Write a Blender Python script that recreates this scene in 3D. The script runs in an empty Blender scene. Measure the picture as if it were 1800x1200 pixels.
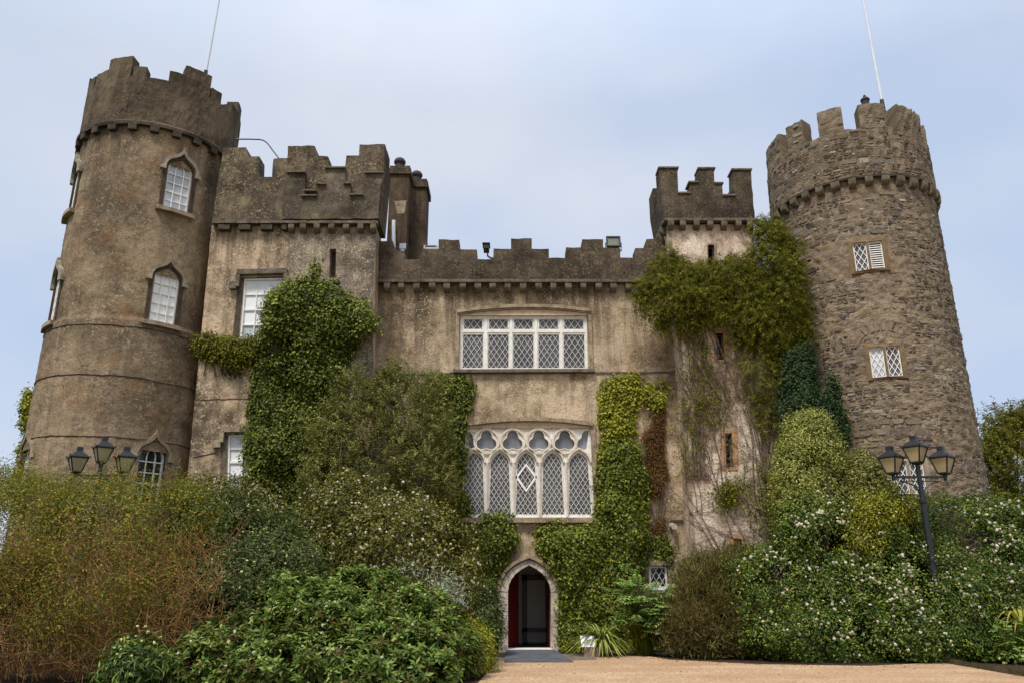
import bpy, bmesh, math, random
import numpy as np
from mathutils import Vector, Matrix
from mathutils.geometry import tessellate_polygon

S = bpy.context.scene
COL = S.collection
random.seed(7)
R = math.radians

# ---------------------------------------------------------------- camera
F, TH, EYE = 1400.0, R(17.4), 1.5
cam = bpy.data.cameras.new('camera'); camo = bpy.data.objects.new('camera', cam); COL.objects.link(camo)
cam.sensor_width = 36; cam.lens = 36 * F / 1800; cam.clip_start = .1; cam.clip_end = 2000
camo.location = (0, 0, EYE); camo.rotation_euler = (R(90) + TH, 0, 0)
S.camera = camo
S.render.resolution_x, S.render.resolution_y = 1024, 682

# ---------------------------------------------------------------- light
SUN_EL, SUN_AZ = R(60), R(-28)            # sun behind the camera, to the left (azimuth from -Y)
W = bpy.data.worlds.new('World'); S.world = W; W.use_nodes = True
wn = W.node_tree; wn.nodes.clear()
wo = wn.nodes.new('ShaderNodeOutputWorld'); bg = wn.nodes.new('ShaderNodeBackground')
sky = wn.nodes.new('ShaderNodeTexSky'); sky.sky_type = 'NISHITA'; sky.sun_disc = False
sky.sun_elevation = SUN_EL; sky.sun_rotation = R(180) - SUN_AZ * -1
sky.air_density = 1.0; sky.dust_density = 2.0
tc = wn.nodes.new('ShaderNodeTexCoord'); mp = wn.nodes.new('ShaderNodeMapping'); mp.inputs['Scale'].default_value = (1.3, 1.3, 2.6)
mp.inputs['Location'].default_value = (.1, .1, .55)
nz = wn.nodes.new('ShaderNodeTexNoise'); nz.inputs['Scale'].default_value = 1.5; nz.inputs['Detail'].default_value = 5; nz.inputs['Roughness'].default_value = .5
cr = wn.nodes.new('ShaderNodeValToRGB')
cr.color_ramp.elements[0].position = .33; cr.color_ramp.elements[0].color = (3.8, 4.55, 5.95, 1)
cr.color_ramp.elements[1].position = .68; cr.color_ramp.elements[1].color = (5.3, 5.6, 6.2, 1)
mx = wn.nodes.new('ShaderNodeMix'); mx.data_type = 'RGBA'; mx.inputs[0].default_value = .88
wn.links.new(tc.outputs['Generated'], mp.inputs[0]); wn.links.new(mp.outputs[0], nz.inputs['Vector'])
wn.links.new(nz.outputs['Fac'], cr.inputs[0]); wn.links.new(sky.outputs[0], mx.inputs[6]); wn.links.new(cr.outputs[0], mx.inputs[7])
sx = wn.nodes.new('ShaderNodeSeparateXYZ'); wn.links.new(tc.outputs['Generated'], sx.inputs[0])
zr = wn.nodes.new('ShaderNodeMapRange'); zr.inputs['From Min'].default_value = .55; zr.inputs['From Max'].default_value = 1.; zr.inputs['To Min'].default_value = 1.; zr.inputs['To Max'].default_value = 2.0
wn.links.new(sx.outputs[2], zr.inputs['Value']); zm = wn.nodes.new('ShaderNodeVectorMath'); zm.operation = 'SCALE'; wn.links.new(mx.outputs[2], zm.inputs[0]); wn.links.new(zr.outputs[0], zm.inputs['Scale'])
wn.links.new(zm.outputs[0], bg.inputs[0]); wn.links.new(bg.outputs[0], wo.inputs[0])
bg.inputs[1].default_value = .1
sl = bpy.data.lights.new('sun', 'SUN'); sl.energy = 2.7; sl.angle = R(14); sl.color = (1, .965, .92)
so = bpy.data.objects.new('sun', sl); COL.objects.link(so)
sd = Vector((math.sin(SUN_AZ) * math.cos(SUN_EL), -math.cos(SUN_AZ) * math.cos(SUN_EL), math.sin(SUN_EL)))   # towards the sun
so.rotation_euler = sd.to_track_quat('Z', 'Y').to_euler(); so.location = sd * 60
S.view_settings.view_transform = 'Standard'; S.view_settings.look = 'None'
S.view_settings.exposure = 0.55; S.view_settings.gamma = 1

# ---------------------------------------------------------------- rays through the photograph onto real planes
_f = np.array([0, math.cos(TH), math.sin(TH)]); _u = np.array([0, -math.sin(TH), math.cos(TH)]); _r = np.array([1., 0, 0])
_C = np.array([0, 0, EYE])
def ray(px, py): return _f + _r * (px - 900) / F + _u * (600 - py) / F
def P(px, py, Y):
    d = ray(px, py); return _C + d * (Y / d[1])
def G(px, py, z=0.0):
    d = ray(px, py); return _C + d * ((z - EYE) / d[2])
def xz(px, py, Y):
    p = P(px, py, Y); return (p[0], p[2])
def mpp(px, py, Y):                      # metres per pixel at a point
    p = P(px, py, Y) - _C; return float(p @ _f) / F
def cyl_hit(px, py, cx, cy, r):          # (angle, z) where the ray meets an upright cylinder
    d = ray(px, py); ox, oy = -cx, -cy
    a = d[0]**2 + d[1]**2; b = 2 * (ox * d[0] + oy * d[1]); c = ox * ox + oy * oy - r * r
    D = b * b - 4 * a * c
    t = (-b - math.sqrt(max(D, 0))) / (2 * a)
    p = _C + d * t
    return math.atan2(p[1] - cy, p[0] - cx), p[2]

# ---------------------------------------------------------------- mesh builder
class MB:
    def __init__(s): s.v = []; s.f = []
    def face(s, pts):
        n = len(s.v); s.v += [tuple(p) for p in pts]; s.f.append(tuple(range(n, n + len(pts))))
    def mesh(s, vs, fs):
        n = len(s.v); s.v += [tuple(p) for p in vs]; s.f += [tuple(i + n for i in f) for f in fs]
    def box(s, x0, x1, y0, y1, z0, z1):
        vs = [(x, y, z) for x in (x0, x1) for y in (y0, y1) for z in (z0, z1)]
        s.mesh(vs, [(0, 1, 3, 2), (4, 6, 7, 5), (0, 4, 5, 1), (2, 3, 7, 6), (0, 2, 6, 4), (1, 5, 7, 3)])
    def hexa(s, a, b):                   # two quads joined
        s.mesh(list(a) + list(b), [(0, 1, 2, 3), (7, 6, 5, 4)] + [(i, i + 4, (i + 1) % 4 + 4, (i + 1) % 4) for i in range(4)])
    def extrude(s, outer, holes, mapper, w0, w1):
        loops = [list(outer)] + [list(h) for h in holes]
        tris = tessellate_polygon([[Vector((p[0], p[1], 0)) for p in l] for l in loops])
        flat = [p for l in loops for p in l]; n = len(flat)
        vs = [mapper(p[0], p[1], w0) for p in flat] + [mapper(p[0], p[1], w1) for p in flat]
        fs = [tuple(t) for t in tris] + [tuple(i + n for i in reversed(t)) for t in tris]
        o = 0
        for l in loops:
            m = len(l)
            for i in range(m):
                j = (i + 1) % m; fs.append((o + i, o + j, o + j + n, o + i + n))
            o += m
        s.mesh(vs, fs)
    def strip(s, pts, wid, mapper, w0, w1, closed=False):   # moulding of given width that follows a polyline
        pts = [np.array(p, float) for p in pts]; n = len(pts); L = []; Rr = []
        for i in range(n):
            a = pts[(i - 1) % n] if (closed or i > 0) else pts[i]; b = pts[(i + 1) % n] if (closed or i < n - 1) else pts[i]
            t = b - a; t = t / (np.hypot(*t) + 1e-9); nn = np.array([-t[1], t[0]]) * wid / 2
            L.append(pts[i] + nn); Rr.append(pts[i] - nn)
        for i in range(n if closed else n - 1):
            j = (i + 1) % n; q = [L[i], L[j], Rr[j], Rr[i]]
            s.hexa([mapper(p[0], p[1], w0) for p in q], [mapper(p[0], p[1], w1) for p in q])
    def tube(s, pts, r0, r1=None, n=6, cap=True):
        r1 = r0 if r1 is None else r1; pts = [np.array(p, float) for p in pts]; m = len(pts); vs = []
        for i, p in enumerate(pts):
            t = pts[min(i + 1, m - 1)] - pts[max(i - 1, 0)]; t /= np.linalg.norm(t) + 1e-9
            a = np.cross(t, [0, 0, 1.]) if abs(t[2]) < .95 else np.cross(t, [1., 0, 0]); a /= np.linalg.norm(a); b = np.cross(t, a)
            rr = r0 + (r1 - r0) * i / max(m - 1, 1)
            vs += [p + rr * (a * math.cos(2 * math.pi * k / n) + b * math.sin(2 * math.pi * k / n)) for k in range(n)]
        fs = [(i * n + k, i * n + (k + 1) % n, (i + 1) * n + (k + 1) % n, (i + 1) * n + k) for i in range(m - 1) for k in range(n)]
        if cap: fs += [tuple(range(n))[::-1], tuple((m - 1) * n + k for k in range(n))]
        s.mesh(vs, fs)
    def lathe(s, prof, c, n=16):
        vs = [(c[0] + r * math.cos(2 * math.pi * k / n), c[1] + r * math.sin(2 * math.pi * k / n), c[2] + z) for r, z in prof for k in range(n)]
        m = len(prof)
        fs = [(i * n + k, i * n + (k + 1) % n, (i + 1) * n + (k + 1) % n, (i + 1) * n + k) for i in range(m - 1) for k in range(n)]
        fs += [tuple(range(n))[::-1], tuple((m - 1) * n + k for k in range(n))]
        s.mesh(vs, fs)
    def build(s, name, mat, parent=None, origin=None, smooth=False, recalc=True, world=True):
        me = bpy.data.meshes.new(name); v = np.array(s.v, float)
        if origin is not None: v = v - np.array(origin)
        me.from_pydata([tuple(p) for p in v], [], s.f); me.update()
        if recalc:
            bm = bmesh.new(); bm.from_mesh(me); bmesh.ops.recalc_face_normals(bm, faces=bm.faces); bm.to_mesh(me); bm.free()
        if smooth: me.polygons.foreach_set('use_smooth', [True] * len(me.polygons))
        return link(name, me, mat, parent, origin)
WORLD = {}                                # object name -> world translation of an Empty
def link(name, me, mat, parent=None, origin=None):
    me.materials.clear(); me.materials.append(mat)
    o = bpy.data.objects.new(name, me); COL.objects.link(o)
    if origin is not None: o.location = tuple(origin)
    if parent is not None:
        o.parent = parent
        if parent.name in WORLD: o.matrix_parent_inverse = Matrix.Translation(-Vector(WORLD[parent.name]))
    return o
def tag(o, label=None, cat=None, group=None, kind=None):
    if label: o['label'] = label
    if cat: o['category'] = cat
    if group: o['group'] = group
    if kind: o['kind'] = kind
    return o
def empty(name, loc, world=True):
    o = bpy.data.objects.new(name, None); COL.objects.link(o); o.location = tuple(loc); o.empty_display_size = .2
    if world: WORLD[o.name] = tuple(loc)
    return o
def flat(Y):                              # mapper: (x, z, out) on a wall plane at depth Y
    return lambda u, v, w: (u, Y - w, v)
def jag(poly, step=.14, amp=.012, rng=random):   # break long edges up and roughen them
    out = []
    for i, a in enumerate(poly):
        b = poly[(i + 1) % len(poly)]; d = math.hypot(b[0] - a[0], b[1] - a[1]); n = max(1, int(d / step))
        for k in range(n):
            t = k / n; out.append((a[0] + (b[0] - a[0]) * t + rng.uniform(-amp, amp), a[1] + (b[1] - a[1]) * t + rng.uniform(-amp, amp)))
    return out
def bez2(a, c, b, n=8): return [tuple((1 - t)**2 * np.array(a) + 2 * t * (1 - t) * np.array(c) + t * t * np.array(b)) for t in np.linspace(0, 1, n)]
def bez3(a, c, d, b, n=12): return [tuple((1 - t)**3 * np.array(a) + 3 * t * (1 - t)**2 * np.array(c) + 3 * t * t * (1 - t) * np.array(d) + t**3 * np.array(b)) for t in np.linspace(0, 1, n)]
def clipseg(p, q, poly):                  # clip a segment to a convex polygon (counter-clockwise)
    p = np.array(p, float); d = np.array(q, float) - p; t0, t1 = 0., 1.
    for i in range(len(poly)):
        a = np.array(poly[i], float); e = np.array(poly[(i + 1) % len(poly)], float) - a
        if np.hypot(*e) < 1e-6: continue
        nrm = np.array([-e[1], e[0]]); num = nrm @ (p - a); den = nrm @ d
        if abs(den) < 1e-12:
            if num < 0: return None
        elif den > 0: t0 = max(t0, -num / den)
        else: t1 = min(t1, -num / den)
    return (p + d * t0, p + d * t1) if t1 - t0 > 1e-3 else None
def ccw(poly):
    a = sum(poly[i][0] * poly[(i + 1) % len(poly)][1] - poly[(i + 1) % len(poly)][0] * poly[i][1] for i in range(len(poly)))
    return list(poly) if a > 0 else list(poly)[::-1]
def lattice(mb, poly, nx, ratio, mapper, wid=.014, w0=.012, w1=.0):   # diamond leads clipped to a light
    poly = ccw(poly); xs = [p[0] for p in poly]; zs = [p[1] for p in poly]
    x0, x1, z0, z1 = min(xs), max(xs), min(zs), max(zs); dx = (x1 - x0) / nx; dz = dx * ratio
    H = z1 - z0; sh = H / dz * dx
    for sg in (1, -1):
        k = -int(sh / dx) - 3
        while k < nx + int(sh / dx) + 3:
            xa = x0 + (k + .5 + random.uniform(-.05, .05)) * dx
            c = clipseg((xa, z0), (xa + sg * sh, z1), poly)
            if c: mb.strip(c, wid, mapper, w0, w1)
            k += 1

# ---------------------------------------------------------------- materials
def lin(r, g, b, k=1.0):
    f = lambda c: ((c / 255 + .055) / 1.055)**2.4 if c > 10 else c / 255 / 12.92
    return (f(r) * k, f(g) * k, f(b) * k, 1)
def gain(c, g, sat=.88):
    if c is None: return None
    m = c[0] * .3 + c[1] * .6 + c[2] * .1
    return tuple(min(.82, (m + (x - m) * sat) * g * .95) for x in c[:3]) + (1,)
class NT:
    def __init__(s, name):
        s.m = bpy.data.materials.new(name); s.m.use_nodes = True; s.t = s.m.node_tree; s.t.nodes.clear()
        s.out = s.t.nodes.new('ShaderNodeOutputMaterial')
    def n(s, t): return s.t.nodes.new('ShaderNode' + t)
    def set(s, sock, v):
        if hasattr(v, 'is_linked') or isinstance(v, bpy.types.NodeSocket): s.t.links.new(v, sock)
        else: sock.default_value = v
    def coord(s, which='Object'): return s.n('TexCoord').outputs[which]
    def map(s, v, scale=(1, 1, 1), loc=(0, 0, 0)):
        m = s.n('Mapping'); s.set(m.inputs[0], v); m.inputs['Scale'].default_value = scale; m.inputs['Location'].default_value = loc; return m.outputs[0]
    def noise(s, v, scale, detail=4, rough=.55, dist=0):
        m = s.n('TexNoise'); s.set(m.inputs['Vector'], v); m.inputs['Scale'].default_value = scale; m.inputs['Detail'].default_value = detail
        m.inputs['Roughness'].default_value = rough; m.inputs['Distortion'].default_value = dist; return m.outputs['Fac']
    def vor(s, v, scale, feature='F1', out='Distance', rnd=1):
        m = s.n('TexVoronoi'); m.feature = feature; s.set(m.inputs['Vector'], v); m.inputs['Scale'].default_value = scale; m.inputs['Randomness'].default_value = rnd; return m.outputs[out]
    def ramp(s, f, stops, interp='LINEAR'):
        m = s.n('ValToRGB'); s.set(m.inputs[0], f); m.color_ramp.interpolation = interp; e = m.color_ramp.elements
        while len(e) < len(stops): e.new(.5)
        for i, (p, c) in enumerate(stops):
            e[i].position = p; e[i].color = (c, c, c, 1) if isinstance(c, (int, float)) else c
        return m.outputs[0]
    def mix(s, f, a, b, mode='MIX'):
        m = s.n('Mix'); m.data_type = 'RGBA'; m.blend_type = mode; s.set(m.inputs[0], f); s.set(m.inputs[6], a); s.set(m.inputs[7], b); return m.outputs[2]
    def math(s, op, a, b=0.):
        m = s.n('Math'); m.operation = op; s.set(m.inputs[0], a); s.set(m.inputs[1], b); return m.outputs[0]
    def sep(s, v):
        m = s.n('SeparateXYZ'); s.set(m.inputs[0], v); return m.outputs
    def bump(s, h, strength=.5, dist=.02, prev=None):
        m = s.n('Bump'); s.set(m.inputs['Height'], h); m.inputs['Strength'].default_value = strength; m.inputs['Distance'].default_value = dist
        if prev is not None: s.set(m.inputs['Normal'], prev)
        return m.outputs[0]
    def bsdf(s, col, rough=.9, nrm=None, spec=.3, metal=0.):
        b = s.n('BsdfPrincipled'); s.set(b.inputs['Base Color'], col); s.set(b.inputs['Roughness'], rough); b.inputs['Specular IOR Level'].default_value = spec; b.inputs['Metallic'].default_value = metal
        if nrm is not None: s.set(b.inputs['Normal'], nrm)
        s.t.links.new(b.outputs[0], s.out.inputs[0]); return b

def roughcast(name, dark, mid, light, speck, pit, cov=.45, streak=.6, moss=None, rubble=0., uv=False, seed=0., fine=1.0, patch=None, ztop=None, zlen=2.2):
    """weathered lime roughcast: tonal patches, rain streaks, pale pebbles, dark pits"""
    dark, mid, light, speck, pit, moss, patch = [gain(c, g) for c, g in ((dark, 1.1), (mid, 1.28), (light, 1.42), (speck, 1.5), (pit, .95), (moss, 1.2), (patch, 1.35))]
    k = NT(name); v0 = k.coord('UV' if uv else 'Object')
    v = k.map(v0, (1, 1, 1), (seed, seed * .7, seed * 1.3))
    big = k.noise(v, .55, 5, .6); med = k.noise(v, 2.6, 6, .65)
    t = k.math('ADD', k.math('MULTIPLY', big, .6), k.math('MULTIPLY', med, .4))
    col = k.ramp(t, [(.4, dark), (.49, mid), (.58, light)])
    sv = k.map(v, (3.2, .22, .22) if uv else (3.2, 3.2, .22))
    st = k.noise(sv, 1.0, 7, .68)
    col = k.mix(k.math('MULTIPLY', k.ramp(st, [(.48, 0.), (.6, 1.)]), streak), col, dark)
    if ztop:                               # runs of dirt that start under the cornice and thin out downwards
        zz = k.sep(v0)[1 if uv else 2]; fall = k.ramp(k.math('MULTIPLY', k.math('SUBTRACT', ztop, zz), 1 / zlen), [(0., 1.), (.35, .75), (1., 0.)])
        run = k.noise(k.map(v0, (2.6, .16, 1) if uv else (2.6, 2.6, .16), (seed, 3, 1)), 1., 5, .62); run2 = k.ramp(k.math('ADD', run, k.math('MULTIPLY', med, .5)), [(.72, 0.), (.86, 1.)])
        col = k.mix(k.math('MULTIPLY', k.math('MULTIPLY', run2, fall), .8), col, pit)
    if patch:
        pf = k.ramp(k.noise(v, 1.1, 6, .7, .4), [(.58, 0.), (.66, 1.)]); col = k.mix(k.math('MULTIPLY', pf, .75), col, patch)
    f1 = k.noise(v, 17 * fine, 5, .7, .3); f2 = k.noise(v, 42 * fine, 3, .6)
    am = k.ramp(k.noise(k.map(v, (1, 1, 1), (21, 7, 3)), 1.7, 6, .65), [(.4, .12), (.62, 1.)]); am2 = k.ramp(k.noise(k.map(v, (1, 1, 1), (2, 17, 31)), 1.2, 6, .65), [(.4, .15), (.62, 1.)])
    col = k.mix(k.math('MULTIPLY', k.math('MULTIPLY', k.ramp(f1, [(.55, 0.), (.62, 1.)]), am), min(1., cov * 1.4)), col, speck)
    col = k.mix(k.math('MULTIPLY', k.math('MULTIPLY', k.ramp(f1, [(.38, 1.), (.45, 0.)]), am2), .85), col, pit)
    col = k.mix(k.math('MULTIPLY', k.ramp(f2, [(.36, 1.), (.47, 0.)]), .32), col, pit)
    if moss:
        mf = k.ramp(k.noise(v, 1.5, 9, .72), [(.53, 0.), (.66, 1.)]); col = k.mix(k.math('MULTIPLY', mf, .55), col, moss)
    h = k.math('ADD', k.math('MULTIPLY', f1, .7), k.math('MULTIPLY', f2, .5))
    if rubble > 0:
        rv = k.map(v, (1, 1, 2.1)); d = k.vor(rv, 6.5, 'DISTANCE_TO_EDGE'); cc = k.vor(rv, 6.5, 'F1', 'Color')
        low = k.ramp(k.math('MULTIPLY', k.sep(v0)[2], .1), [(rubble * .6, 1.), (rubble, 0.)])     # render lost near the ground
        rf = k.math('MULTIPLY', k.ramp(k.noise(v, 1.1, 6, .7), [(.5, 0.), (.56, 1.)]), low)
        scol = k.ramp(k.sep(cc)[0], [(.0, lin(70, 66, 64)), (.4, lin(104, 96, 86)), (.7, lin(84, 72, 60)), (1., lin(140, 128, 108))])
        sc = k.mix(k.ramp(d, [(.03, 1.), (.09, 0.)]), scol, light)
        col = k.mix(k.math('MULTIPLY', rf, .6), col, sc)
    n = k.bump(h, .9, .035); n = k.bump(med, .6, .06, n)
    k.bsdf(col, .95, n, .15); return k.m

def rubble_mat(name, g=1.35):
    """coursed rubble of the right tower: thin flat stones in worn mortar, render left in patches, ochre lichen"""
    k = NT(name); v = k.coord('UV')
    L = lambda r, gg, b: gain(lin(r, gg, b), g, .82)
    wob = k.n('TexNoise'); k.set(wob.inputs['Vector'], v); wob.inputs['Scale'].default_value = 1.6; wob.inputs['Detail'].default_value = 4
    va = k.n('VectorMath'); va.operation = 'MULTIPLY_ADD'; k.set(va.inputs[0], wob.outputs['Color']); va.inputs[1].default_value = (.16, .1, 0); k.set(va.inputs[2], v)
    def stones(sx, sz, ch):
        rv = k.map(va.outputs[0], (sx, sz, 1)); d = k.vor(rv, 1., 'DISTANCE_TO_EDGE', rnd=.9); cc = k.sep(k.vor(rv, 1., 'F1', 'Color', .9))
        c = k.ramp(cc[ch], [(0., L(56, 52, 52)), (.22, L(116, 98, 76)), (.42, L(82, 77, 74)), (.6, L(138, 114, 84)), (.8, L(108, 98, 90)), (1., L(180, 164, 140))]); return d, c
    d1, c1 = stones(2.3, 6.0, 0); d2, c2 = stones(4.2, 12.5, 1)
    us = k.ramp(k.noise(v, 1.7, 3, .5), [(.4, 0.), (.52, 1.)])
    sl = k.ramp(k.noise(k.map(v, (1, 1.6, 1), (5, 9, 0)), 1.1, 4, .6), [(.54, 0.), (.62, 1.)])
    stone = k.mix(us, c1, c2); stone = k.mix(k.math('MULTIPLY', sl, .7), stone, k.mix(1., stone, (.52, .55, .62, 1), 'MULTIPLY')); dd = k.mix(us, k.ramp(d1, [(.02, 0.), (.12, 1.)]), k.ramp(d2, [(.03, 0.), (.17, 1.)]))
    grain = k.noise(v, 20, 7, .72); sg = k.noise(k.map(v, (7, 26, 1)), 1., 6, .7, .4)
    mortar = k.ramp(k.noise(v, 5, 6, .65), [(.35, L(112, 94, 70)), (.65, L(150, 130, 100))])
    col = k.mix(dd, mortar, stone)
    smear = k.math('MULTIPLY', k.ramp(k.noise(v, .5, 8, .68), [(.46, 0.), (.56, 1.)]), k.math('SUBTRACT', 1., sl))
    col = k.mix(k.math('MULTIPLY', k.math('ADD', k.math('MULTIPLY', smear, .25), .6), 1.), col, mortar)
    col = k.mix(k.math('MULTIPLY', k.ramp(sg, [(.33, 1.), (.41, 0.)]), .5), col, L(52, 45, 38))       # dark joints
    col = k.mix(k.math('MULTIPLY', k.ramp(grain, [(.36, 1.), (.47, 0.)]), .55), col, L(62, 54, 44))
    col = k.mix(k.math('MULTIPLY', k.ramp(grain, [(.58, 0.), (.68, 1.)]), .45), col, L(180, 166, 142))
    och = k.ramp(k.noise(v, 1.5, 9, .75), [(.55, 0.), (.68, 1.)]); col = k.mix(k.math('MULTIPLY', och, .65), col, L(140, 102, 52))
    wht = k.ramp(k.noise(k.map(v, (1, 1, 1), (9, 4, 0)), 5, 5, .65), [(.69, 0.), (.73, 1.)]); col = k.mix(k.math('MULTIPLY', wht, .75), col, L(190, 182, 168))
    drk = k.ramp(k.noise(k.map(v, (1, 1, 1), (3, 14, 0)), .55, 6, .65), [(.4, 1.), (.56, 0.)]); col = k.mix(k.math('MULTIPLY', drk, .5), col, k.mix(1., col, (.55, .53, .52, 1), 'MULTIPLY'))
    h = k.math('ADD', k.math('MULTIPLY', dd, k.math('SUBTRACT', 1., k.math('MULTIPLY', smear, .7))), k.math('MULTIPLY', k.math('ADD', grain, k.math('MULTIPLY', sg, .5)), .6))
    n = k.bump(h, .7, .015); k.bsdf(col, .95, n, .12); return k.m

def stone_mat(name, a, b, pit, scale=1., bumpd=.012, lichen=None):
    a, b, pit, lichen = [gain(c, 1.3, .88) for c in (a, b, pit, lichen)]
    k = NT(name); v = k.coord('Object'); m = k.noise(v, 3 * scale, 6, .65); f = k.noise(v, 26 * scale, 4, .65)
    col = k.ramp(m, [(.36, a), (.64, b)]); col = k.mix(k.math('MULTIPLY', k.ramp(f, [(.36, 1.), (.47, 0.)]), .6), col, pit)
    if lichen:
        l = k.ramp(k.noise(v, 9 * scale, 5, .7), [(.58, 0.), (.64, 1.)]); col = k.mix(k.math('MULTIPLY', l, .6), col, lichen)
    k.bsdf(col, .9, k.bump(k.math('ADD', f, m), .7, bumpd), .2); return k.m
def plain(name, c, rough=.5, spec=.5, metal=0., var=.12, scale=8):
    k = NT(name); v = k.coord('Object'); f = k.noise(v, scale, 5, .6)
    c2 = tuple(x * (1 - var * 2.2) for x in c[:3]) + (1,)
    k.bsdf(k.ramp(f, [(.35, c2), (.6, c)]), rough, k.bump(k.noise(v, 40, 3), .12, .004), spec, metal); return k.m
def glass_mat(name, c, rough=.06, spec=.7):
    k = NT(name); v = k.coord('Object'); f = k.noise(v, 5, 3); g = k.noise(v, 1.3, 2)
    k.bsdf(k.ramp(g, [(.35, tuple(x * .6 for x in c[:3]) + (1,)), (.65, c)]), rough, k.bump(f, .25, .012), spec); return k.m
def leaf_mat(name, stops, rough=.5, trans=.25, spec=.35, clump=.45):
    spec = spec * .32; rough = rough + .1; trans = trans
    """leaf colour differs leaf to leaf and shoot to shoot; thin leaves let some light through"""
    k = NT(name); g = k.n('NewGeometry'); at = k.n('Attribute'); at.attribute_name = 'clump'
    r = k.math('ADD', k.math('MULTIPLY', g.outputs['Random Per Island'], 1 - clump), k.math('MULTIPLY', at.outputs['Fac'], clump))
    c = k.ramp(r, stops)
    b = k.n('BsdfPrincipled'); k.set(b.inputs['Base Color'], c); b.inputs['Roughness'].default_value = rough; b.inputs['Specular IOR Level'].default_value = spec
    t = k.n('BsdfTranslucent'); k.set(t.inputs[0], c); m = k.n('MixShader'); m.inputs[0].default_value = trans
    k.t.links.new(b.outputs[0], m.inputs[1]); k.t.links.new(t.outputs[0], m.inputs[2]); k.t.links.new(m.outputs[0], k.out.inputs[0]); return k.m

M = {}
M['wall_center'] = roughcast('roughcast_beige', lin(96, 80, 60), lin(146, 124, 94), lin(178, 156, 124), lin(196, 176, 144), lin(74, 60, 44), .5, .55, lin(112, 92, 52), .0, seed=3.1, patch=lin(164, 136, 110), ztop=10.3, zlen=3.)
M['wall_wing'] = roughcast('roughcast_wing', lin(92, 78, 58), lin(150, 126, 96), lin(180, 154, 120), lin(196, 174, 142), lin(70, 58, 42), .6, .6, None, 0., seed=11.7, ztop=12.5, zlen=3.2)
M['old_wall'] = roughcast('old_turret_wall', lin(88, 78, 66), lin(124, 108, 88), lin(156, 138, 112), lin(190, 174, 148), lin(62, 53, 44), .8, .5, None, 0., seed=14.2, patch=lin(104, 96, 88))
M['wall_bay'] = roughcast('limewash_bay', lin(140, 116, 94), lin(192, 164, 138), lin(212, 188, 162), lin(224, 208, 186), lin(92, 76, 58), .4, .3, lin(132, 110, 76), .42, seed=6.3)
M['wall_tower'] = roughcast('roughcast_tower', lin(98, 82, 62), lin(122, 102, 76), lin(140, 119, 90), lin(166, 146, 114), lin(76, 62, 45), .6, .45, lin(128, 88, 46), uv=True, seed=2.2, fine=1.1, ztop=14.4, zlen=3.)
M['parapet'] = roughcast('parapet_dark', lin(52, 43, 34), lin(72, 61, 48), lin(90, 77, 61), lin(138, 120, 88), lin(42, 34, 24), .42, .45, lin(66, 60, 26), seed=8.4)
M['parapet_wing'] = roughcast('parapet_wing', lin(56, 47, 37), lin(78, 66, 52), lin(98, 84, 66), lin(158, 138, 98), lin(46, 37, 27), .6, .5, lin(150, 130, 92), seed=1.4)
M['parapet_tower'] = roughcast('parapet_tower', lin(60, 50, 38), lin(82, 68, 52), lin(100, 84, 64), lin(134, 114, 82), lin(50, 40, 28), .3, .5, lin(70, 64, 30), uv=True, seed=5.5)
M['old_parapet'] = roughcast('old_parapet', lin(60, 52, 43), lin(82, 71, 58), lin(102, 89, 72), lin(150, 136, 108), lin(48, 40, 30), .4, .4, lin(92, 84, 40), 0., seed=4.9, patch=lin(128, 118, 100))
def stones_mat(name, g):
    k = NT(name); v = k.coord('Object'); ge = k.n('NewGeometry'); L = lambda r, gg, b: gain(lin(r, gg, b), g, .85)
    c = k.ramp(ge.outputs['Random Per Island'], [(0., L(64, 60, 60)), (.18, L(112, 94, 72)), (.34, L(88, 82, 78)), (.5, L(128, 108, 82)), (.66, L(104, 92, 78)), (.82, L(142, 122, 94)), (.93, L(120, 112, 104)), (1., L(172, 158, 136))])
    gr = k.noise(v, 19, 7, .72); md = k.noise(v, 4, 6, .65)
    c = k.mix(k.math('MULTIPLY', k.ramp(gr, [(.36, 1.), (.47, 0.)]), .6), c, L(58, 50, 42)); c = k.mix(k.math('MULTIPLY', k.ramp(gr, [(.57, 0.), (.67, 1.)]), .45), c, L(176, 162, 138))
    c = k.mix(k.math('MULTIPLY', k.ramp(md, [(.52, 0.), (.66, 1.)]), .5), c, L(128, 104, 70))
    oc = k.ramp(k.noise(v, 1.6, 9, .75), [(.56, 0.), (.68, 1.)]); c = k.mix(k.math('MULTIPLY', oc, .5), c, L(140, 102, 52))
    k.bsdf(c, .95, k.bump(k.math('ADD', gr, md), .8, .02), .12); return k.m
M['stones'] = stones_mat('rubble_blocks', 1.12); M['stones_top'] = stones_mat('rubble_blocks_weathered', .98)
M['rubble'] = rubble_mat('rubble_stone', 1.12); M['rubble_top'] = rubble_mat('rubble_stone_weathered', .95)
M['chimney'] = roughcast('chimney_render', lin(60, 48, 36), lin(82, 67, 50), lin(98, 80, 61), lin(116, 96, 74), lin(46, 37, 28), .3, .6, lin(80, 68, 34), seed=9.9)
M['corbel'] = stone_mat('corbel_stone', lin(76, 67, 50), lin(112, 99, 76), lin(48, 42, 31), 1.4)
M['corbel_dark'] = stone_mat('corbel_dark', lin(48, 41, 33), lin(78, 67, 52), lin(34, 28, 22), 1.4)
M['mould'] = stone_mat('moulded_stone', lin(104, 90, 70), lin(152, 134, 106), lin(72, 60, 46), 1.2, lichen=lin(168, 156, 132))
M['mould_dark'] = stone_mat('moulded_dark', lin(72, 62, 52), lin(108, 96, 80), lin(50, 42, 34), 1.2, lichen=lin(128, 118, 98))
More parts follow.
